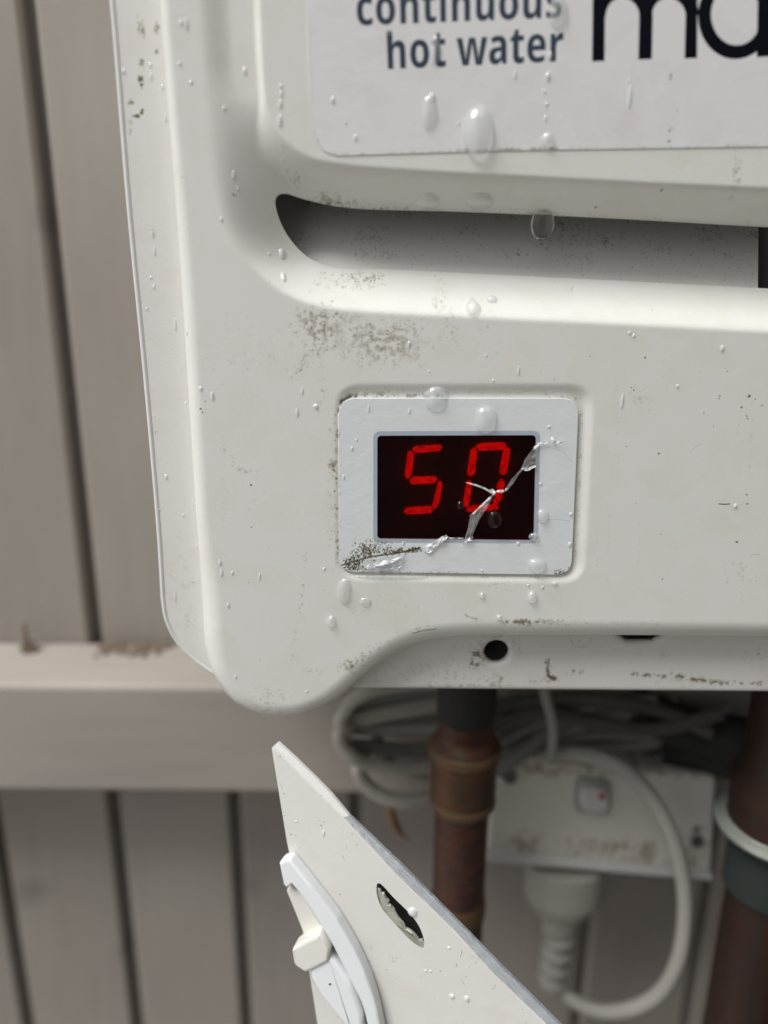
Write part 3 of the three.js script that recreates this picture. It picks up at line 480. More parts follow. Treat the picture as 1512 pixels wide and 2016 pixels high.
  for (const s of [[[800, 468], [830, 472], [900, 488], [970, 513], [1012, 540], [1004, 552], [960, 528], [890, 502]], [[995, 532], [1040, 525], [1062, 556], [1045, 580], [1012, 562]], [[1060, 540], [1120, 528], [1134, 545], [1105, 558], [1070, 552]], [[1270, 350], [1330, 345], [1405, 318], [1400, 335], [1340, 372], [1310, 372]], [[1375, 175], [1420, 135], [1500, 118], [1540, 128], [1500, 140], [1430, 150], [1385, 195]], [[1515, 60], [1530, 75], [1580, 125], [1660, 120], [1600, 145], [1540, 135]], [[600, 930], [640, 915], [660, 935], [610, 972], [560, 1025], [530, 1020], [555, 985]], [[660, 938], [780, 940], [790, 946], [664, 946]], [[855, 735], [940, 655], [1010, 590], [1020, 600], [950, 668], [870, 742]], [[790, 972], [830, 950], [862, 958], [860, 966], [820, 966], [780, 1010], [772, 1012]]])
    crumple(z(s), 0.0004, 0.0008, edgeFilm, 'film_tear');
  crumple([[712, 1122], [720, 1106], [760, 1096], [800, 1088], [794, 1106], [786, 1122], [750, 1126]], 0.0002, 0.0007, film, 'torn_film');
  crumple([[716, 1113], [740, 1106], [790, 1093], [794, 1096], [760, 1110], [722, 1118]], 0.0005, 0.0008, edgeFilm, 'film_tear');
  crumple([[832, 1076], [850, 1068], [866, 1058], [876, 1060], [862, 1076], [846, 1088], [836, 1086]], 0.0003, 0.0008, edgeFilm, 'film_tear');
}

// ---------------------------------------------------------------- pipes, outlet, plug and cables under the heater
const copperMap = noiseTexture(256, (x, y) => { const v = tileNoise(x, y, 5, 3), w = tileNoise(x, y, 12, 8), sp = tileNoise(x, y, 20, 1) > 0.55 ? 1 : 0; return [0.44 + 0.12 * v - 0.06 * w - 0.1 * sp, 0.325 + 0.06 * v + 0.05 * w + 0.03 * sp, 0.275 + 0.04 * w + 0.06 * sp]; }, true);
const copper = std({ color: lin(0.5, 0.42, 0.4), map: rep(copperMap, 2, 4), roughness: 0.5, metalness: 0.45, bumpMap: grime, bumpScale: 0.0003 });
const brass = std({ map: copperMap, color: lin(0.6, 0.58, 0.45), roughness: 0.5, metalness: 0.45, bumpMap: grime, bumpScale: 0.0003 });
const ochre = std({ map: copperMap, color: lin(0.85, 0.95, 0.65), roughness: 0.55, metalness: 0.3 });
const rubber = std({ color: lin(0.018, 0.018, 0.016), roughness: 0.8, bumpMap: grime, bumpScale: 0.0004 });
function pipeThing(name, label, px, py, z, pieces) {
  const base = at(px, py, z); base.y = 0; const t = thing(name, label, 'pipe', base);
  for (const [n, mat, prof, l] of pieces(base, (y) => at(px, y, z).y, (w) => w / 2 * (EYE.z - z) / FOCAL * 1.17)) part(n, lathe(base, prof), mat, t, l);
}
pipeThing('copper_pipe', 'tarnished copper pipe with a brass coupling, left of the power outlet', 909, 1600, -0.04, (b, Y, R) => [
  ['pipe', copper, [[R(106), 0], [R(106), Y(1762)], [R(106), Y(1560)]]],
  ['sleeve', ochre, [[R(105), Y(1800)], [R(114), Y(1792)], [R(114), Y(1766)], [R(105), Y(1758)]]],
  ['coupling', brass, [[R(98), Y(1580)], [R(122), Y(1566)], [R(128), Y(1556)], [R(128), Y(1500)], [R(134), Y(1490)], [R(134), Y(1468)], [R(128), Y(1458)], [R(112), Y(1450)], [R(104), Y(1440)]]],
  ['solder_ring', ochre, [[R(128), Y(1484)], [R(140), Y(1478)], [R(140), Y(1466)], [R(126), Y(1460)]]],
  ['solder_ring', ochre, [[R(110), Y(1586)], [R(130), Y(1574)], [R(130), Y(1566)], [R(122), Y(1560)]]],
  ['neck', copper, [[R(104), Y(1446)], [R(104), Y(1410)]]],
  ['insulation', rubber, [[R(60), Y(1410)], [R(108), Y(1408)], [R(112), Y(1396)], [R(112), Y(1250)]]],
]);
const redCopper = std({ map: rep(copperMap, 2, 3), color: lin(0.2, 0.165, 0.155), roughness: 0.55, metalness: 0.4, bumpMap: grime, bumpScale: 0.0003 });
const verd = std({ color: lin(0.12, 0.22, 0.19), roughness: 0.9 });
const verdMap = std({ color: lin(0.017, 0.025, 0.022), roughness: 0.85, bumpMap: grime, bumpScale: 0.0004 });
pipeThing('corroded_pipe', 'dark corroded copper pipe with a pale collar at the right edge', 1532, 1600, -0.03, (b, Y, R) => [
  ['pipe', redCopper, [[R(140), 0], [R(140), Y(1735)]]],
  ['union_nut', verdMap, [[R(136), Y(1752)], [R(160), Y(1744)], [R(162), Y(1660)], [R(166), Y(1648)], [R(150), Y(1630)]]],
  ['collar', std({ color: lin(0.27, 0.29, 0.25), roughness: 0.5, metalness: 0.3, bumpMap: grime, bumpScale: 0.0006 }), [[R(170), Y(1634)], [R(222), Y(1631)], [R(226), Y(1625)], [R(222), Y(1619)], [R(180), Y(1616)]]],
  ['upper_pipe', std({ map: copperMap, color: lin(0.15, 0.125, 0.1), roughness: 0.6, metalness: 0.3 }), [[R(180), Y(1622)], [R(184), Y(1540)], [R(158), Y(1510)], [R(158), Y(1250)]]],
]);
{ // outlet
  const zO = -0.068, P = FRONT(zO), face = onto(P, [[1008, 1500], [1030, 1491], [1412, 1530], [1402, 1728], [957, 1690], [961, 1556]]);
  const box = onto(P, [[961, 1556], [1008, 1500], [1030, 1491], [1412, 1530], [1402, 1728], [957, 1690]]);
  const c = hit(P, 1185, 1610), o = thing('power_outlet', 'weathered white outdoor power outlet with a rocker switch', 'power outlet', V3(c.x, c.y, -0.086));
  const map = canvasTexture(512, 256, (x, w, h) => { x.fillStyle = '#dcd9d0'; x.fillRect(0, 0, w, h); const s = speckler(x, (a, b) => [a, b], 5); for (const [a, b2, sx, sy, n] of [[90, 185, 22, 16, 60], [260, 190, 50, 10, 80], [360, 205, 10, 18, 60], [470, 200, 24, 22, 60], [300, 22, 130, 9, 160], [100, 22, 30, 9, 60], [256, 222, 200, 10, 120]]) for (let k = 0; k < n; k++) s.dot(a + gauss() * sx, b2 + gauss() * sy, rr(3, 9), rr(0.05, 0.16), ['110,92,66', '84,72,54', '130,96,70'][(rnd() * 3) | 0]); s.dot(462, 150, 12, 0.6, '60,58,56'); });
  const g = slab(P, roundPoly(box, 0.003, 5), 0, 0.018, 0.002, []), p = g.attributes.position, uv = g.attributes.uv; g.computeBoundingBox(); const b = g.boundingBox;
  for (let i = 0; i < p.count; i++) uv.setXY(i, (p.getX(i) - b.min.x) / (b.max.x - b.min.x), (p.getY(i) - b.min.y) / (b.max.y - b.min.y));
  const wp = phys({ map, roughness: 0.45 });
  part('housing', g, wp, o);
  const lip = onto(P, [[957, 1682], [1402, 1720], [1402, 1732], [957, 1694]], 0.003); part('rain_lip', slab(P, roundPoly(lip, 0.001), 0.004, 0.006, 0.0008), std({ color: lin(0.6, 0.59, 0.56), roughness: 0.5 }), o);
  part('switch_surround', slab(P, roundPoly(onto(P, [[1130, 1528], [1204, 1534], [1200, 1602], [1128, 1596]]), 0.004), 0.0015, 0.003, 0.0006), std({ color: lin(0.42, 0.41, 0.38), roughness: 0.5 }), o);
  const sw = part('rocker_switch', slab(P, roundPoly(onto(P, [[1140, 1536], [1194, 1540], [1192, 1588], [1138, 1584]]), 0.004), 0.005, 0.005, 0.0012), std({ color: lin(0.62, 0.62, 0.6), roughness: 0.4 }), o);
  const d = hit(P, 1178, 1552), dot = new THREE.CylinderGeometry(0.0016, 0.0016, 0.0006, 20); dot.rotateX(Math.PI / 2); dot.translate(d.x, d.y, zO + 0.0052); part('red_mark', dot, std({ color: lin(0.42, 0.12, 0.10), roughness: 0.6 }), sw);
  for (const [x, y] of [[1372, 1655], [1004, 1530]]) { const q = hit(P, x, y), s = new THREE.CylinderGeometry(0.0028, 0.0028, 0.0012, 18); s.rotateX(Math.PI / 2); s.translate(q.x, q.y, zO + 0.0004); part('screw', s, std({ color: lin(0.16, 0.15, 0.14), roughness: 0.5, metalness: 0.5 }), o); }
  part('back_box', slab(P, roundPoly(onto(P, [[985, 1530], [1395, 1560], [1388, 1716], [975, 1682]]), 0.002), -0.018, 0.012), std({ color: lin(0.3, 0.29, 0.27), roughness: 0.7 }), o);
}
const greyPvc = std({ color: lin(0.36, 0.345, 0.31), roughness: 0.5, bumpMap: grime, bumpScale: 0.0002 });
{ // plug and its cord
  const zP = -0.0765, base = at(1112, 1712, zP), Y = (y) => at(1112, y, zP).y, R = (w) => w / 2 * (EYE.z - zP) / FOCAL * 1.17;
  const t = thing('power_plug', 'grey power plug hanging under the outlet with its looped cord', 'plug', base);
  const body = lathe(V3(base.x, 0, base.z), [[0, Y(1690)], [R(150), Y(1690)], [R(158), Y(1700)], [R(160), Y(1752)], [R(150), Y(1764)], [R(118), Y(1784)], [R(84), Y(1800)], [R(74), Y(1820)], [R(70), Y(1842)], [0, Y(1843)]]);
  body.translate(-base.x, 0, -base.z); body.scale(1, 1, 0.75); body.translate(base.x, 0, base.z); part('body', body, greyPvc, t);
  for (let i = 0; i < 4; i++) { const y0 = 1834 + i * 28; part('strain_relief', lathe(V3(base.x - i * 0.0003, 0, base.z), [[R(40), Y(y0 - 4)], [R(66 - i * 1), Y(y0 + 2)], [R(66 - i), Y(y0 + 15)], [R(42), Y(y0 + 20)], [R(40), Y(y0 + 28)]], 24), greyPvc, t); }
  const c = [[1104, 1925, -.0765], [1112, 1955, -.074], [1160, 1985, -.066], [1225, 1990, -.057], [1290, 1962, -.05], [1334, 1895, -.045], [1349, 1800, -.044], [1343, 1720, -.044], [1320, 1640, -.045], [1282, 1570, -.048], [1235, 1520, -.052], [1180, 1492, -.058], [1110, 1482, -.066], [1030, 1492, -.074], [960, 1512, -.08]].map(([x, y, z]) => at(x, y, z));
  part('cord', tube(c, 0.0032, 120, 12), greyPvc, t);
}
{ // thin lead
  const p = [[1066, 1330, -.05], [1074, 1372, -.05], [1086, 1415, -.052], [1089, 1450, -.054], [1084, 1498, -.056]].map(([x, y, z]) => at(x, y, z)), t = thing('thin_cable', 'thin grey lead hanging down from the heater onto the outlet', 'cable', p[0]);
  part('lead', tube(p, 0.0021, 40, 10), std({ color: lin(0.33, 0.32, 0.29), roughness: 0.5 }), t);
}
{ // black lagging at the right end of the rail
  const p = [[1240, 1392, -.08], [1330, 1424, -.077], [1400, 1446, -.074], [1480, 1460, -.066]].map(([x, y, z]) => at(x, y, z)), t = thing('lagged_pipe', 'short black foam-lagged pipe in the dark corner left of the right-hand pipe', 'pipe', p[0]);
  part('lagging', tube(p, 0.0095, 50, 16), rubber, t);
  const q = [[1300, 1478, -.082], [1370, 1482, -.078], [1470, 1500, -.07]].map(([x, y, z]) => at(x, y, z)); part('lagging', tube(q, 0.0085, 40, 16), rubber, t);
}
{ // coiled cable
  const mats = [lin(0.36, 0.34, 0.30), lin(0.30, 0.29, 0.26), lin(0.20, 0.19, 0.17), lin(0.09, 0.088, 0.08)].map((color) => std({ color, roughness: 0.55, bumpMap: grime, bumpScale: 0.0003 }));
  const t = thing('coiled_cable', 'grey electrical cable bundled in loose loops behind the copper pipe', 'cable', at(800, 1450, -0.075));
  const S = [
    [[[960, 1340, -.07], [800, 1346, -.066], [731, 1358, -.064], [694, 1380, -.064], [676, 1408, -.064], [672, 1428, -.066], [700, 1421, -.068], [750, 1408, -.07], [810, 1396, -.072], [900, 1380, -.075], [1000, 1366, -.078]], 0],
    [[[690, 1436, -.064], [669, 1442, -.06], [674, 1466, -.06], [692, 1487, -.06], [722, 1503, -.062], [768, 1511, -.064], [850, 1508, -.068], [960, 1490, -.072], [1080, 1450, -.074], [1200, 1410, -.076], [1330, 1385, -.08]], 0],
    [[[688, 1432, -.068], [740, 1434, -.072], [850, 1432, -.076], [980, 1440, -.078], [1120, 1470, -.08], [1280, 1462, -.08], [1400, 1425, -.082], [1440, 1395, -.084]], 1],
    [[[722, 1490, -.072], [705, 1512, -.066], [716, 1538, -.066], [742, 1562, -.066], [787, 1578, -.066], [842, 1572, -.068], [930, 1545, -.072], [1020, 1500, -.076], [1150, 1440, -.078], [1260, 1420, -.08], [1420, 1430, -.082]], 0],
    [[[738, 1440, -.076], [744, 1470, -.074], [762, 1500, -.074], [820, 1520, -.076], [900, 1530, -.08]], 1],
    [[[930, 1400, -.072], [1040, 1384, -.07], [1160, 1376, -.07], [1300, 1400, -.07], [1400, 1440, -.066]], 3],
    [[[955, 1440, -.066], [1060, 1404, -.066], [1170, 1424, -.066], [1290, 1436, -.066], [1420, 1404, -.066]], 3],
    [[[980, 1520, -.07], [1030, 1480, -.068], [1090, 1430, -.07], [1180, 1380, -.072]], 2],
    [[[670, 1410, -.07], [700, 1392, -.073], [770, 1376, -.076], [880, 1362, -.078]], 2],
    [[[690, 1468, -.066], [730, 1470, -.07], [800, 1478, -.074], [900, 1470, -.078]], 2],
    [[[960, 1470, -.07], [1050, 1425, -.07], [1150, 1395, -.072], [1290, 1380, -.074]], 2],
    [[[965, 1502, -.078], [1060, 1462, -.074], [1180, 1442, -.074], [1330, 1452, -.076], [1420, 1470, -.08]], 2],
  ];
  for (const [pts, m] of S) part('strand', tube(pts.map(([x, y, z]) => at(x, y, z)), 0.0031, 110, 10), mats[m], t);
}
{ // a shred of dry leaf caught below the coil
  const c = at(775, 1595, -0.064), t = thing('dry_leaf', 'orange-brown curled dry leaf hanging below the coiled cable', 'leaf', c);
  const pts = [[768, 1588], [772, 1612], [786, 1640], [806, 1655]].map(([x, y]) => at(x, y, -0.064)), arr = [], n = 10, cv = new THREE.CatmullRomCurve3(pts);
  for (let i = 0; i <= n; i++) { const q = cv.getPoint(i / n), w = 0.0022 * Math.sin(Math.PI * (0.12 + 0.86 * i / n)); arr.push([q.clone().add(V3(-w, 0, -w * 0.5)), q.clone().add(V3(0, 0, w * 0.4)), q.clone().add(V3(w, 0, -w * 0.3))]); }
  const pos = []; for (let i = 0; i < n; i++) for (let j = 0; j < 2; j++) { const [a, b, cc, d] = [arr[i][j], arr[i][j + 1], arr[i + 1][j + 1], arr[i + 1][j]]; for (const v of [a, b, cc, a, cc, d]) pos.push(v.x, v.y, v.z); }
  const g = new THREE.BufferGeometry(); g.setAttribute('position', new THREE.Float32BufferAttribute(pos, 3)); g.computeVertexNormals();
  part('blade', g, std({ color: lin(0.17, 0.095, 0.04), roughness: 0.9, side: THREE.DoubleSide }), t);
}

// ---------------------------------------------------------------- loose cover flap with its plastic latch
{
  const A = atDepth(538, 1470, 0.206), L = atDepth(624, 2016, 0.218), R = atDepth(1071, 2013, 0.196);
  const V = A.clone().sub(L).normalize(), N = R.clone().sub(L).cross(V).normalize(), U = V.clone().cross(N), P = { O: L, U, V, N };
  const flap = thing('metal_flap', 'bent off-white sheet metal flap with a bare galvanised edge, hanging below the heater', 'metal flap', L.clone());
  const fmap = canvasTexture(1024, 1024, (c, w, h) => {
    c.fillStyle = '#d4d3cd'; c.fillRect(0, 0, w, h); const s = speckler(c, (a, b) => [a, b], 10);
    for (let i = 0; i < 400; i++) { c.fillStyle = rnd() < 0.5 ? 'rgba(200,190,176,0.06)' : 'rgba(226,226,224,0.06)'; c.beginPath(); c.ellipse(rnd() * w, rnd() * h, rr(8, 60), rr(8, 60), rnd() * 3, 0, 7); c.fill(); }
    for (let i = 0; i < 240; i++) s.dot(rnd() * w, rnd() * h, rr(0.06, 0.2) * 10, rr(0.2, 0.6), '80,70,56');
    for (let i = 0; i < 36; i++) { const x = rnd() * w, y = rnd() * h, a = rr(0.6, 2.2), l = rr(4, 20); s.scratch([[x, y], [x + l * 0.5 * Math.cos(a) + rr(-1, 1), y + l * 0.5 * Math.sin(a)], [x + l * Math.cos(a + 0.2), y + l * Math.sin(a + 0.2)]], rr(0.06, 0.16), '70,62,54', rr(0.25, 0.6)); } for (let i = 0; i < 30; i++) { const x = rnd() * w, y = rnd() * h; for (let k = 0; k < 14; k++) s.dot(x + gauss() * 8, y + gauss() * 6, rr(0.5, 2), rr(0.1, 0.4), '84,74,60'); }
    for (let i = 0; i < 14; i++) { const x = rnd() * w, y = rnd() * h; s.scratch([[x, y], [x + rr(-8, 8), y + rr(6, 30)]], rr(0.1, 0.25), '240,240,238', 0.8); }
  });
  const poly = onto(P, [[534, 1474], [538, 1470], [611, 1545], [675, 1609], [778, 1720], [897, 1835], [968, 1914], [1071, 2013], [1240, 2180], [665, 2260], [624, 2016], [598, 1850], [571, 1692], [563, 1652]]);
  const hole = smooth2(onto(P, [[741, 1737], [750, 1738], [776, 1765], [812, 1801], [830, 1828], [838, 1858], [834, 1869], [811, 1856], [776, 1820], [749, 1787], [739, 1757]]), 4, true), gapHole = onto(P, [[738, 1172], [792, 1290], [862, 1430], [965, 1632], [900, 1530], [815, 1400], [772, 1335], [728, 1300]].map(([x, y]) => [520 + x / 5.508, 1650 + y / 5.508]));
  const fg = slab(P, poly, 0, 0.0016, 0.0004, [hole, gapHole], 2), q = new THREE.Matrix4().copy(basis(P, 0)).invert(), tmp = V3(), fp = fg.attributes.position, fu = fg.attributes.uv;
  for (let i = 0; i < fp.count; i++) { tmp.fromBufferAttribute(fp, i).applyMatrix4(q); fu.setXY(i, tmp.x * 8, tmp.y * 8); }
  fmap.wrapS = fmap.wrapT = THREE.RepeatWrapping;
  part('plate', fg, phys({ map: fmap, roughness: 0.34, bumpMap: rep(peel, 2, 2), bumpScale: 0.00006 }), flap);
  // turned edge: painted at the tip, bare zinc further down
  const inner = [[538, 1470], [575, 1508], [611, 1545], [643, 1577], [675, 1609], [726, 1665], [778, 1720], [897, 1835], [968, 1914], [1071, 2013], [1240, 2180]], outer = [[547, 1462], [586, 1498], [627, 1538], [654, 1566], [687, 1606], [739, 1655], [791, 1705], [911, 1826], [983, 1899], [1093, 2009], [1262, 2174]];
  const strip = (a, b) => { const top = inner.slice(a, b).map(([x, y]) => { const h2 = hit(P, x, y, -0.0003); return P.O.clone().addScaledVector(P.U, h2.x).addScaledVector(P.V, h2.y).addScaledVector(P.N, -0.0003); }), bot = outer.slice(a, b).map(([x, y]) => { const h2 = hit(P, x, y, -0.0008); return P.O.clone().addScaledVector(P.U, h2.x).addScaledVector(P.V, h2.y).addScaledVector(P.N, -0.0008); });
    const pos = [], uv = [], th = P.N.clone().multiplyScalar(-0.0011); let run = 0;
    const quad = (p1, p2, p3, p4, u0, u1) => { for (const [v, x, y] of [[p1, u0, 0], [p2, u1, 0], [p3, u1, .003], [p1, u0, 0], [p3, u1, .003], [p4, u0, .003]]) { pos.push(v.x, v.y, v.z); uv.push(x * 130, y * 130); } };
    for (let i = 0; i + 1 < top.length; i++) { const l = top[i].distanceTo(top[i + 1]); quad(top[i], bot[i], bot[i + 1], top[i + 1], run, run + l); const b0 = bot[i].clone().add(th), b1 = bot[i + 1].clone().add(th), t0 = top[i].clone().add(th), t1 = top[i + 1].clone().add(th); quad(bot[i], b0, b1, bot[i + 1], run, run + l); quad(b0, t0, t1, b1, run, run + l); run += l; }
    const g = new THREE.BufferGeometry(); g.setAttribute('position', new THREE.Float32BufferAttribute(pos, 3)); g.setAttribute('uv', new THREE.Float32BufferAttribute(uv, 2)); g.computeVertexNormals(); return g; };
  const zincMap = noiseTexture(128, (x, y) => { const v = 0.80 + 0.3 * tileNoise(x, y, 14) + 0.35 * (rnd() - 0.5); return [v * 0.97, v, v * 1.02]; }, true);
  part('painted_edge', strip(0, 5), phys({ color: lin(0.74, 0.735, 0.71), roughness: 0.28 }), flap);
  part('galvanised_edge', strip(4, 11), std({ map: zincMap, roughness: 0.38, metalness: 0.2, bumpMap: zincMap, bumpScale: 0.0003 }), flap, 'bare speckled zinc edge');
  // torn yellowish foam showing through the hole
  const foamPts = []; for (let i = 0; i <= 26; i++) { const t = i / 26; foamPts.push([lerp(739, 838, t) + 3 * Math.sin(7 * t) + gauss() * 2.2, lerp(1748, 1862, t) + 9 * Math.sin(Math.PI * t) - 2 + gauss() * 2.6]); } foamPts.push([842, 1878], [808, 1872], [768, 1832], [740, 1796]);
  const fm = slab(P, onto(P, foamPts, -0.0004), -0.0004, 0.001, 0.0002), pm = fm.attributes.position; for (let i = 0; i < pm.count; i++) { const n = noise.noise(pm.getX(i) * 900, pm.getY(i) * 900, pm.getZ(i) * 900) * 0.0004; pm.setXYZ(i, pm.getX(i) + n, pm.getY(i) + n, pm.getZ(i) - n); } fm.computeVertexNormals();
  part('hole_rim', fm, std({ color: lin(0.9, 0.84, 0.68), roughness: 0.35, metalness: 0.35, map: zincMap }), flap, 'ragged yellowish rim inside the hole');
  part('backing', slab(P, onto(P, [[715, 1715], [770, 1740], [870, 1850], [868, 1890], [800, 1880], [715, 1790]], -0.012), -0.0115, 0.001), std({ color: lin(0.06, 0.058, 0.055), roughness: 0.8 }), flap);
  // latch
  const z5 = (pts) => pts.map(([x, y]) => [520 + x / 5.508, 1650 + y / 5.508]);
  const nylon = phys({ color: lin(0.73, 0.745, 0.755), roughness: 0.28, specularIntensity: 0.8 }), nylonOld = phys({ color: lin(0.68, 0.665, 0.61), roughness: 0.35 });
  const arcOut = [[235, 232], [285, 240], [350, 312], [560, 580], [750, 822], [920, 1100], [1060, 1372], [1180, 1680], [1262, 2016], [1330, 2400]], arcIn = [[1190, 2420], [1130, 2080], [1050, 1790], [960, 1600], [820, 1320], [720, 1130], [600, 930], [420, 650], [300, 500], [245, 548], [205, 500], [162, 275], [190, 248]];
  const lat = part('latch', slab(P, smooth2(onto(P, z5(arcOut), 0.004), 5).concat(smooth2(onto(P, z5(arcIn.slice(0, 9)), 0.004), 5), onto(P, z5(arcIn.slice(9)), 0.004)), 0.0042, 0.0042, 0.0009, [], 4), nylon, flap, 'white plastic latch');
  part('web', slab(P, roundPoly(onto(P, z5([[238, 565], [296, 505], [440, 650], [620, 960], [600, 1010], [440, 1070], [340, 820]]), 0.0016), 0.0008), 0.0016, 0.0016, 0.0004), nylonOld, lat);
  part('catch', slab(P, roundPoly(onto(P, z5([[322, 1165], [440, 1075], [625, 985], [735, 1140], [722, 1292], [530, 1392], [470, 1412], [350, 1330]]), 0.004), 0.0008), 0.006, 0.006, 0.0011, [], 3), nylonOld, lat);
  part('lever', slab(P, roundPoly(onto(P, z5([[490, 1425], [545, 1385], [705, 1292], [765, 1340], [890, 1520], [1000, 1720], [1060, 1900], [1075, 2080], [1085, 2300], [1000, 2330], [850, 2010], [590, 1700], [500, 1500]]), 0.0052), 0.0008), 0.0052, 0.0048, 0.0012, [], 3), nylon, lat);
  part('pin', slab(P, onto(P, z5([[755, 1340], [825, 1290], [840, 1330], [780, 1372]]), 0.002), 0.002, 0.0018, 0.0003), nylonOld, lat);
  const fleck = new THREE.IcosahedronGeometry(0.00042, 1); fleck.scale(1, 1, 0.35); const fk = hit(P, 520 + 715 / 5.508, 1650 + 1588 / 5.508, 0.0053), fw = P.O.clone().addScaledVector(P.U, fk.x).addScaledVector(P.V, fk.y).addScaledVector(P.N, 0.0052); fleck.translate(fw.x, fw.y, fw.z);
  part('dirt_fleck', fleck, std({ color: lin(0.05, 0.045, 0.04), roughness: 0.9 }), lat);
  globalThis.FLAP = P;
}

// ---------------------------------------------------------------- rain drops
const bead = phys({ color: lin(0.96, 0.97, 0.97), roughness: 0.05, transmission: 0.55, ior: 1.75, thickness: 0 }), water = phys({ color: lin(0.97, 0.98, 0.98), roughness: 0.03, transmission: 0.8, ior: 1.75, thickness: 0 }), glassy = phys({ color: 0xffffff, roughness: 0.01, transmission: 1, ior: 1.33, thickness: 0.003 });
function dome(out, h, rings = 7) { // closed lens on an outline (Vector2 list), height h, base a little below the surface
  const n = out.length, pos = [], idx = [];
  for (let r = 0; r <= rings; r++) { const s = Math.cos(r / rings * Math.PI / 2), zz = h * Math.sin(r / rings * Math.PI / 2); for (let i = 0; i < n; i++) pos.push(out[i].x * s, out[i].y * s, zz); }
  for (let r = 0; r < rings; r++) for (let i = 0; i < n; i++) { const a = r * n + i, b = r * n + (i + 1) % n; idx.push(a, b, b + n, a, b + n, a + n); }
    const g = new THREE.BufferGeometry(); g.setAttribute('position', new THREE.Float32BufferAttribute(pos, 3)); g.setIndex(idx); g.computeVertexNormals(); return g;
}
function blob(w, h, wob, tail = 0, n = 30) { const o = [], ph = rnd() * 6; for (let i = 0; i < n; i++) { const a = i / n * Math.PI * 2, k = 1 + wob * Math.sin(2 * a + ph) + wob * 0.7 * Math.sin(3 * a + ph * 2), s = Math.sin(a); o.push(new THREE.Vector2(w / 2 * Math.cos(a) * k * (1 - tail * Math.max(0, s) ** 1.0 * 0.75), h / 2 * s * k)); } return o; }
function place(o, p, n) { o.position.copy(p); o.quaternion.setFromUnitVectors(V3(0, 0, 1), n); return o; }
const flat = (z) => (px, py) => ({ p: at(px, py, z), n: V3(0, 0, 1) });
const SURF = { cover: onCover, sticker: flat(STZ), bezel: flat(BZ), screen: flat(BZ - 0.00008), house: flat(HZ), baffle: flat(-0.0205), flap: (px, py) => { const P = FLAP, h = hit(P, px, py); return { p: P.O.clone().addScaledVector(P.U, h.x).addScaledVector(P.V, h.y), n: P.N.clone() }; } };
const mm = (p) => p.distanceTo(EYE) / FOCAL * 0.97;
for (const [px, py, w, h, surf, wob, tail, hk, label] of [
  [942, 262, 52, 92, 'sticker', 0.05, 0, 0.3, 'largest water drop, long and glossy, over the bottom edge of the sticker'],
  [845, 222, 26, 58, 'sticker', 0.05, 0, 0.2, 'faint long water drop on the sticker, left of the largest drop'],
  [1078, 276, 24, 24, 'sticker', 0.06, 0, 0.25, 'round water drop on the sticker, right of the largest drop'],
  [1098, 20, 30, 46, 'sticker', 0.08, 0, 0.25, 'water drop over the last letter of the upper printed line'],
  [858, 100, 16, 50, 'sticker', 0.08, 0.2, 0.25, 'narrow water drop over the t of hot'],
  [842, 396, 46, 36, 'cover', 0.06, 0, 0.16, 'flat angular water drop above the slot, the left one of two'],
  [944, 396, 50, 42, 'cover', 0.03, 0, 0.14, 'flat round water drop above the slot, the right one of two'],
  [930, 604, 30, 48, 'cover', 0.03, 0.8, 0.3, 'pear-shaped water drop on the bright ledge below the slot'],
  [968, 590, 22, 19, 'cover', 0.04, 0, 0.3, 'small round water drop beside the pear-shaped one below the slot'],
  [858, 786, 54, 54, 'cover', 0.03, 0, 0.22, 'round water drop over the top edge of the display panel'],
  [956, 828, 42, 54, 'bezel', 0.04, -0.5, 0.26, 'water drop hanging above the black screen on the display panel'],
  [906, 994, 18, 19, 'screen', 0.02, 0, 0.4, 'small round water drop between the two digits'],
  [973, 1022, 34, 38, 'screen', 0.03, 0, 0.34, 'round water drop under the digit 0 on the black screen'],
  [1068, 1015, 23, 26, 'bezel', 0.06, 0, 0.3, 'water drop on the display panel, right of the screen'],
  [1051, 1057, 20, 18, 'bezel', 0.04, 0, 0.3, 'water drop at the lower right corner of the black screen'],
  [1057, 1113, 34, 30, 'bezel', 0.07, 0, 0.28, 'water drop at the lower right corner of the display panel'],
  [677, 1163, 24, 52, 'cover', 0.06, -0.45, 0.3, 'running water drop under the lower left corner of the display panel'],
  [770, 1136, 150, 9, 'cover', 0.02, 0, 0.35, 'long bead of water under the lower edge of the display panel'],
  [652, 1223, 18, 26, 'cover', 0.02, 0, 0.4, 'bright oval water drop low on the cover, below the running drop'],
  [1047, 1175, 19, 25, 'cover', 0.02, 0, 0.4, 'bright oval water drop below the right end of the display panel'],
  [949, 1172, 11, 14, 'cover', 0.03, 0, 0.4, 'small water drop below the middle of the display panel'],
  [982, 1215, 11, 12, 'cover', 0.03, 0, 0.4, 'small water drop just above the round hole'],
  [1092, 1148, 10, 9, 'cover', 0.03, 0, 0.4, 'small water drop right under the display panel edge'],
  [720, 1186, 24, 20, 'cover', 0.05, 0, 0.12, 'faint flat water drop right of the running drop'],
]) {
  const { p, n } = SURF[surf](px, py), k = mm(p), m = new THREE.Mesh(dome(blob(w * k, h * k, wob, tail), Math.min(w, h) * k * hk * 1.35), surf === 'screen' ? glassy : water);
  m.name = numbered('water_drop'); m.castShadow = m.receiveShadow = true; scene.add(place(m, p, n)); tag(m, label, 'water drop');
}
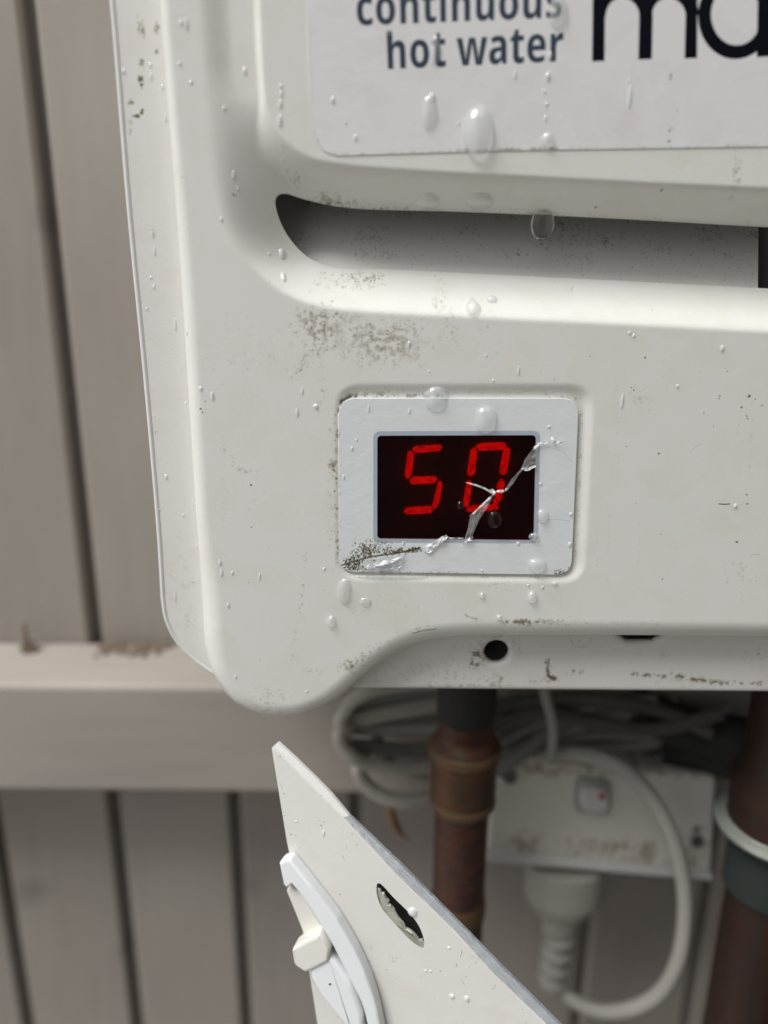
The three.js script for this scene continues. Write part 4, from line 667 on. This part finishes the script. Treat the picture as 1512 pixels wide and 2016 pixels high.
{ // the drop that hangs from the slot's upper lip
  const c = at(1068, 440, -0.0085), k = mm(c), g = new THREE.LatheGeometry([[0.01, -30], [10, -27], [19, -17], [22, -3], [20, 10], [14, 24], [9, 38], [3, 46], [0.01, 48]].map(([a, b]) => new THREE.Vector2(a * k, b * k)), 28);
  g.scale(1, 1, 0.62); const m = new THREE.Mesh(g, glassy); m.name = numbered('water_drop'); m.position.copy(c); m.castShadow = m.receiveShadow = true; scene.add(m); tag(m, 'clear water drop hanging from the upper lip of the slot', 'water drop');
}
{ // pinhead droplets: one source, then copies
  const src = new THREE.Mesh(dome(blob(1, 1, 0.02, 0, 16), 0.42, 4), bead); src.castShadow = src.receiveShadow = true;
  const sets = {
    cover: ['pinhead water droplet on the off-white front cover', 'pinhead droplets on the front cover', [[357, 45, 5, 9], [367, 48, 5, 16], [354, 125, 5, 6], [376, 162, 5, 6], [482, 140, 6, 10], [442, 213, 5, 6], [436, 432, 5, 9], [553, 170, 5, 8], [554, 185, 5, 12], [552, 205, 6, 12], [551, 238, 7, 18], [556, 285, 3, 8], [557, 315, 5, 6], [460, 345, 6, 14], [468, 371, 4, 6], [555, 500, 10, 20], [558, 545, 8, 22], [530, 500, 5, 6], [368, 655, 5, 9], [395, 765, 6, 8], [418, 780, 6, 15], [595, 770, 4, 14], [585, 812, 5, 16], [622, 800, 9, 8], [806, 677, 6, 10], [845, 732, 3, 5], [1021, 730, 4, 16], [957, 700, 4, 5], [971, 750, 4, 5], [1240, 655, 5, 6], [1248, 661, 5, 6], [1422, 686, 6, 10], [1334, 760, 5, 6], [1225, 790, 5, 26], [1448, 996, 6, 8], [433, 1108, 5, 12], [436, 1128, 5, 14], [457, 1128, 5, 7], [511, 1136, 4, 14], [638, 1120, 5, 6], [449, 1192, 5, 10], [464, 1333, 4, 9], [604, 1361, 4, 5], [366, 795, 4, 8], [380, 990, 3, 16], [388, 1075, 4, 12], [1040, 1152, 4, 4], [1068, 1156, 5, 6], [806, 1122, 5, 4]]],
    house: ['pinhead water droplet on the flat side flange of the heater', 'pinhead droplets on the side flange', [[243, 141, 5, 8], [296, 128, 4, 6], [297, 152, 4, 10], [320, 172, 4, 7], [326, 232, 4, 14], [304, 495, 4, 14], [297, 547, 4, 5], [303, 565, 4, 8], [289, 608, 4, 6], [345, 640, 4, 20], [300, 460, 3, 8], [327, 939, 5, 8], [313, 1003, 4, 5], [361, 1014, 4, 5], [345, 1175, 4, 20], [314, 1100, 4, 6], [303, 819, 3, 4]]],
    sticker: ['pinhead water droplet on the printed sticker', 'pinhead droplets on the sticker', [[655, 197, 6, 10], [700, 271, 6, 9], [1014, 148, 4, 14], [1240, 190, 5, 34], [1238, 160, 3, 6], [1076, 205, 5, 7], [1074, 233, 4, 9], [1079, 150, 8, 12], [1072, 180, 4, 5], [680, 241, 4, 4], [903, 243, 4, 4], [1083, 110, 6, 12], [851, 192, 8, 14]]],
    bezel: ['pinhead water droplet on the pale display panel', 'pinhead droplets on the display panel', [[726, 804, 4, 14], [806, 809, 4, 11], [702, 866, 4, 5], [693, 883, 5, 8], [677, 939, 4, 10], [1081, 840, 6, 5], [1064, 953, 5, 5], [1124, 1012, 6, 6], [1122, 1072, 6, 10], [1020, 1070, 6, 6], [794, 1070, 4, 8], [949, 1123, 5, 4]]],
    flap: ['pinhead water droplet on the hanging metal flap', 'pinhead droplets on the metal flap', [[583, 1617, 4, 4], [637, 1640, 5, 12], [890, 1961, 8, 8], [919, 1966, 8, 10], [838, 1911, 5, 4], [848, 1912, 4, 4], [884, 1866, 6, 4], [812, 1795, 14, 16]]],
  };
  let first = true;
  for (const [surf, [label, group, list]] of Object.entries(sets)) for (const [x, y, w, h] of list) {
    const { p, n } = SURF[surf](x, y), k = mm(p), o = first ? src : src.clone(); first = false;
    o.name = numbered('water_droplet'); scene.add(place(o, p, n)); o.scale.set(w * k * 1.25, h * k * 1.15, Math.min(w, h) * k * 0.9); tag(o, label, 'water drop', group);
  }
}

console.log('rail', RAIL.yt, RAIL.yb, 'pipe', at(909, 1600, -0.04).x, 'vp', (() => { const v = V3(0, -1e6, 0).project(camera); return [(v.x + 1) / 2 * W, (1 - v.y) / 2 * H]; })());
renderer.render(scene, camera);
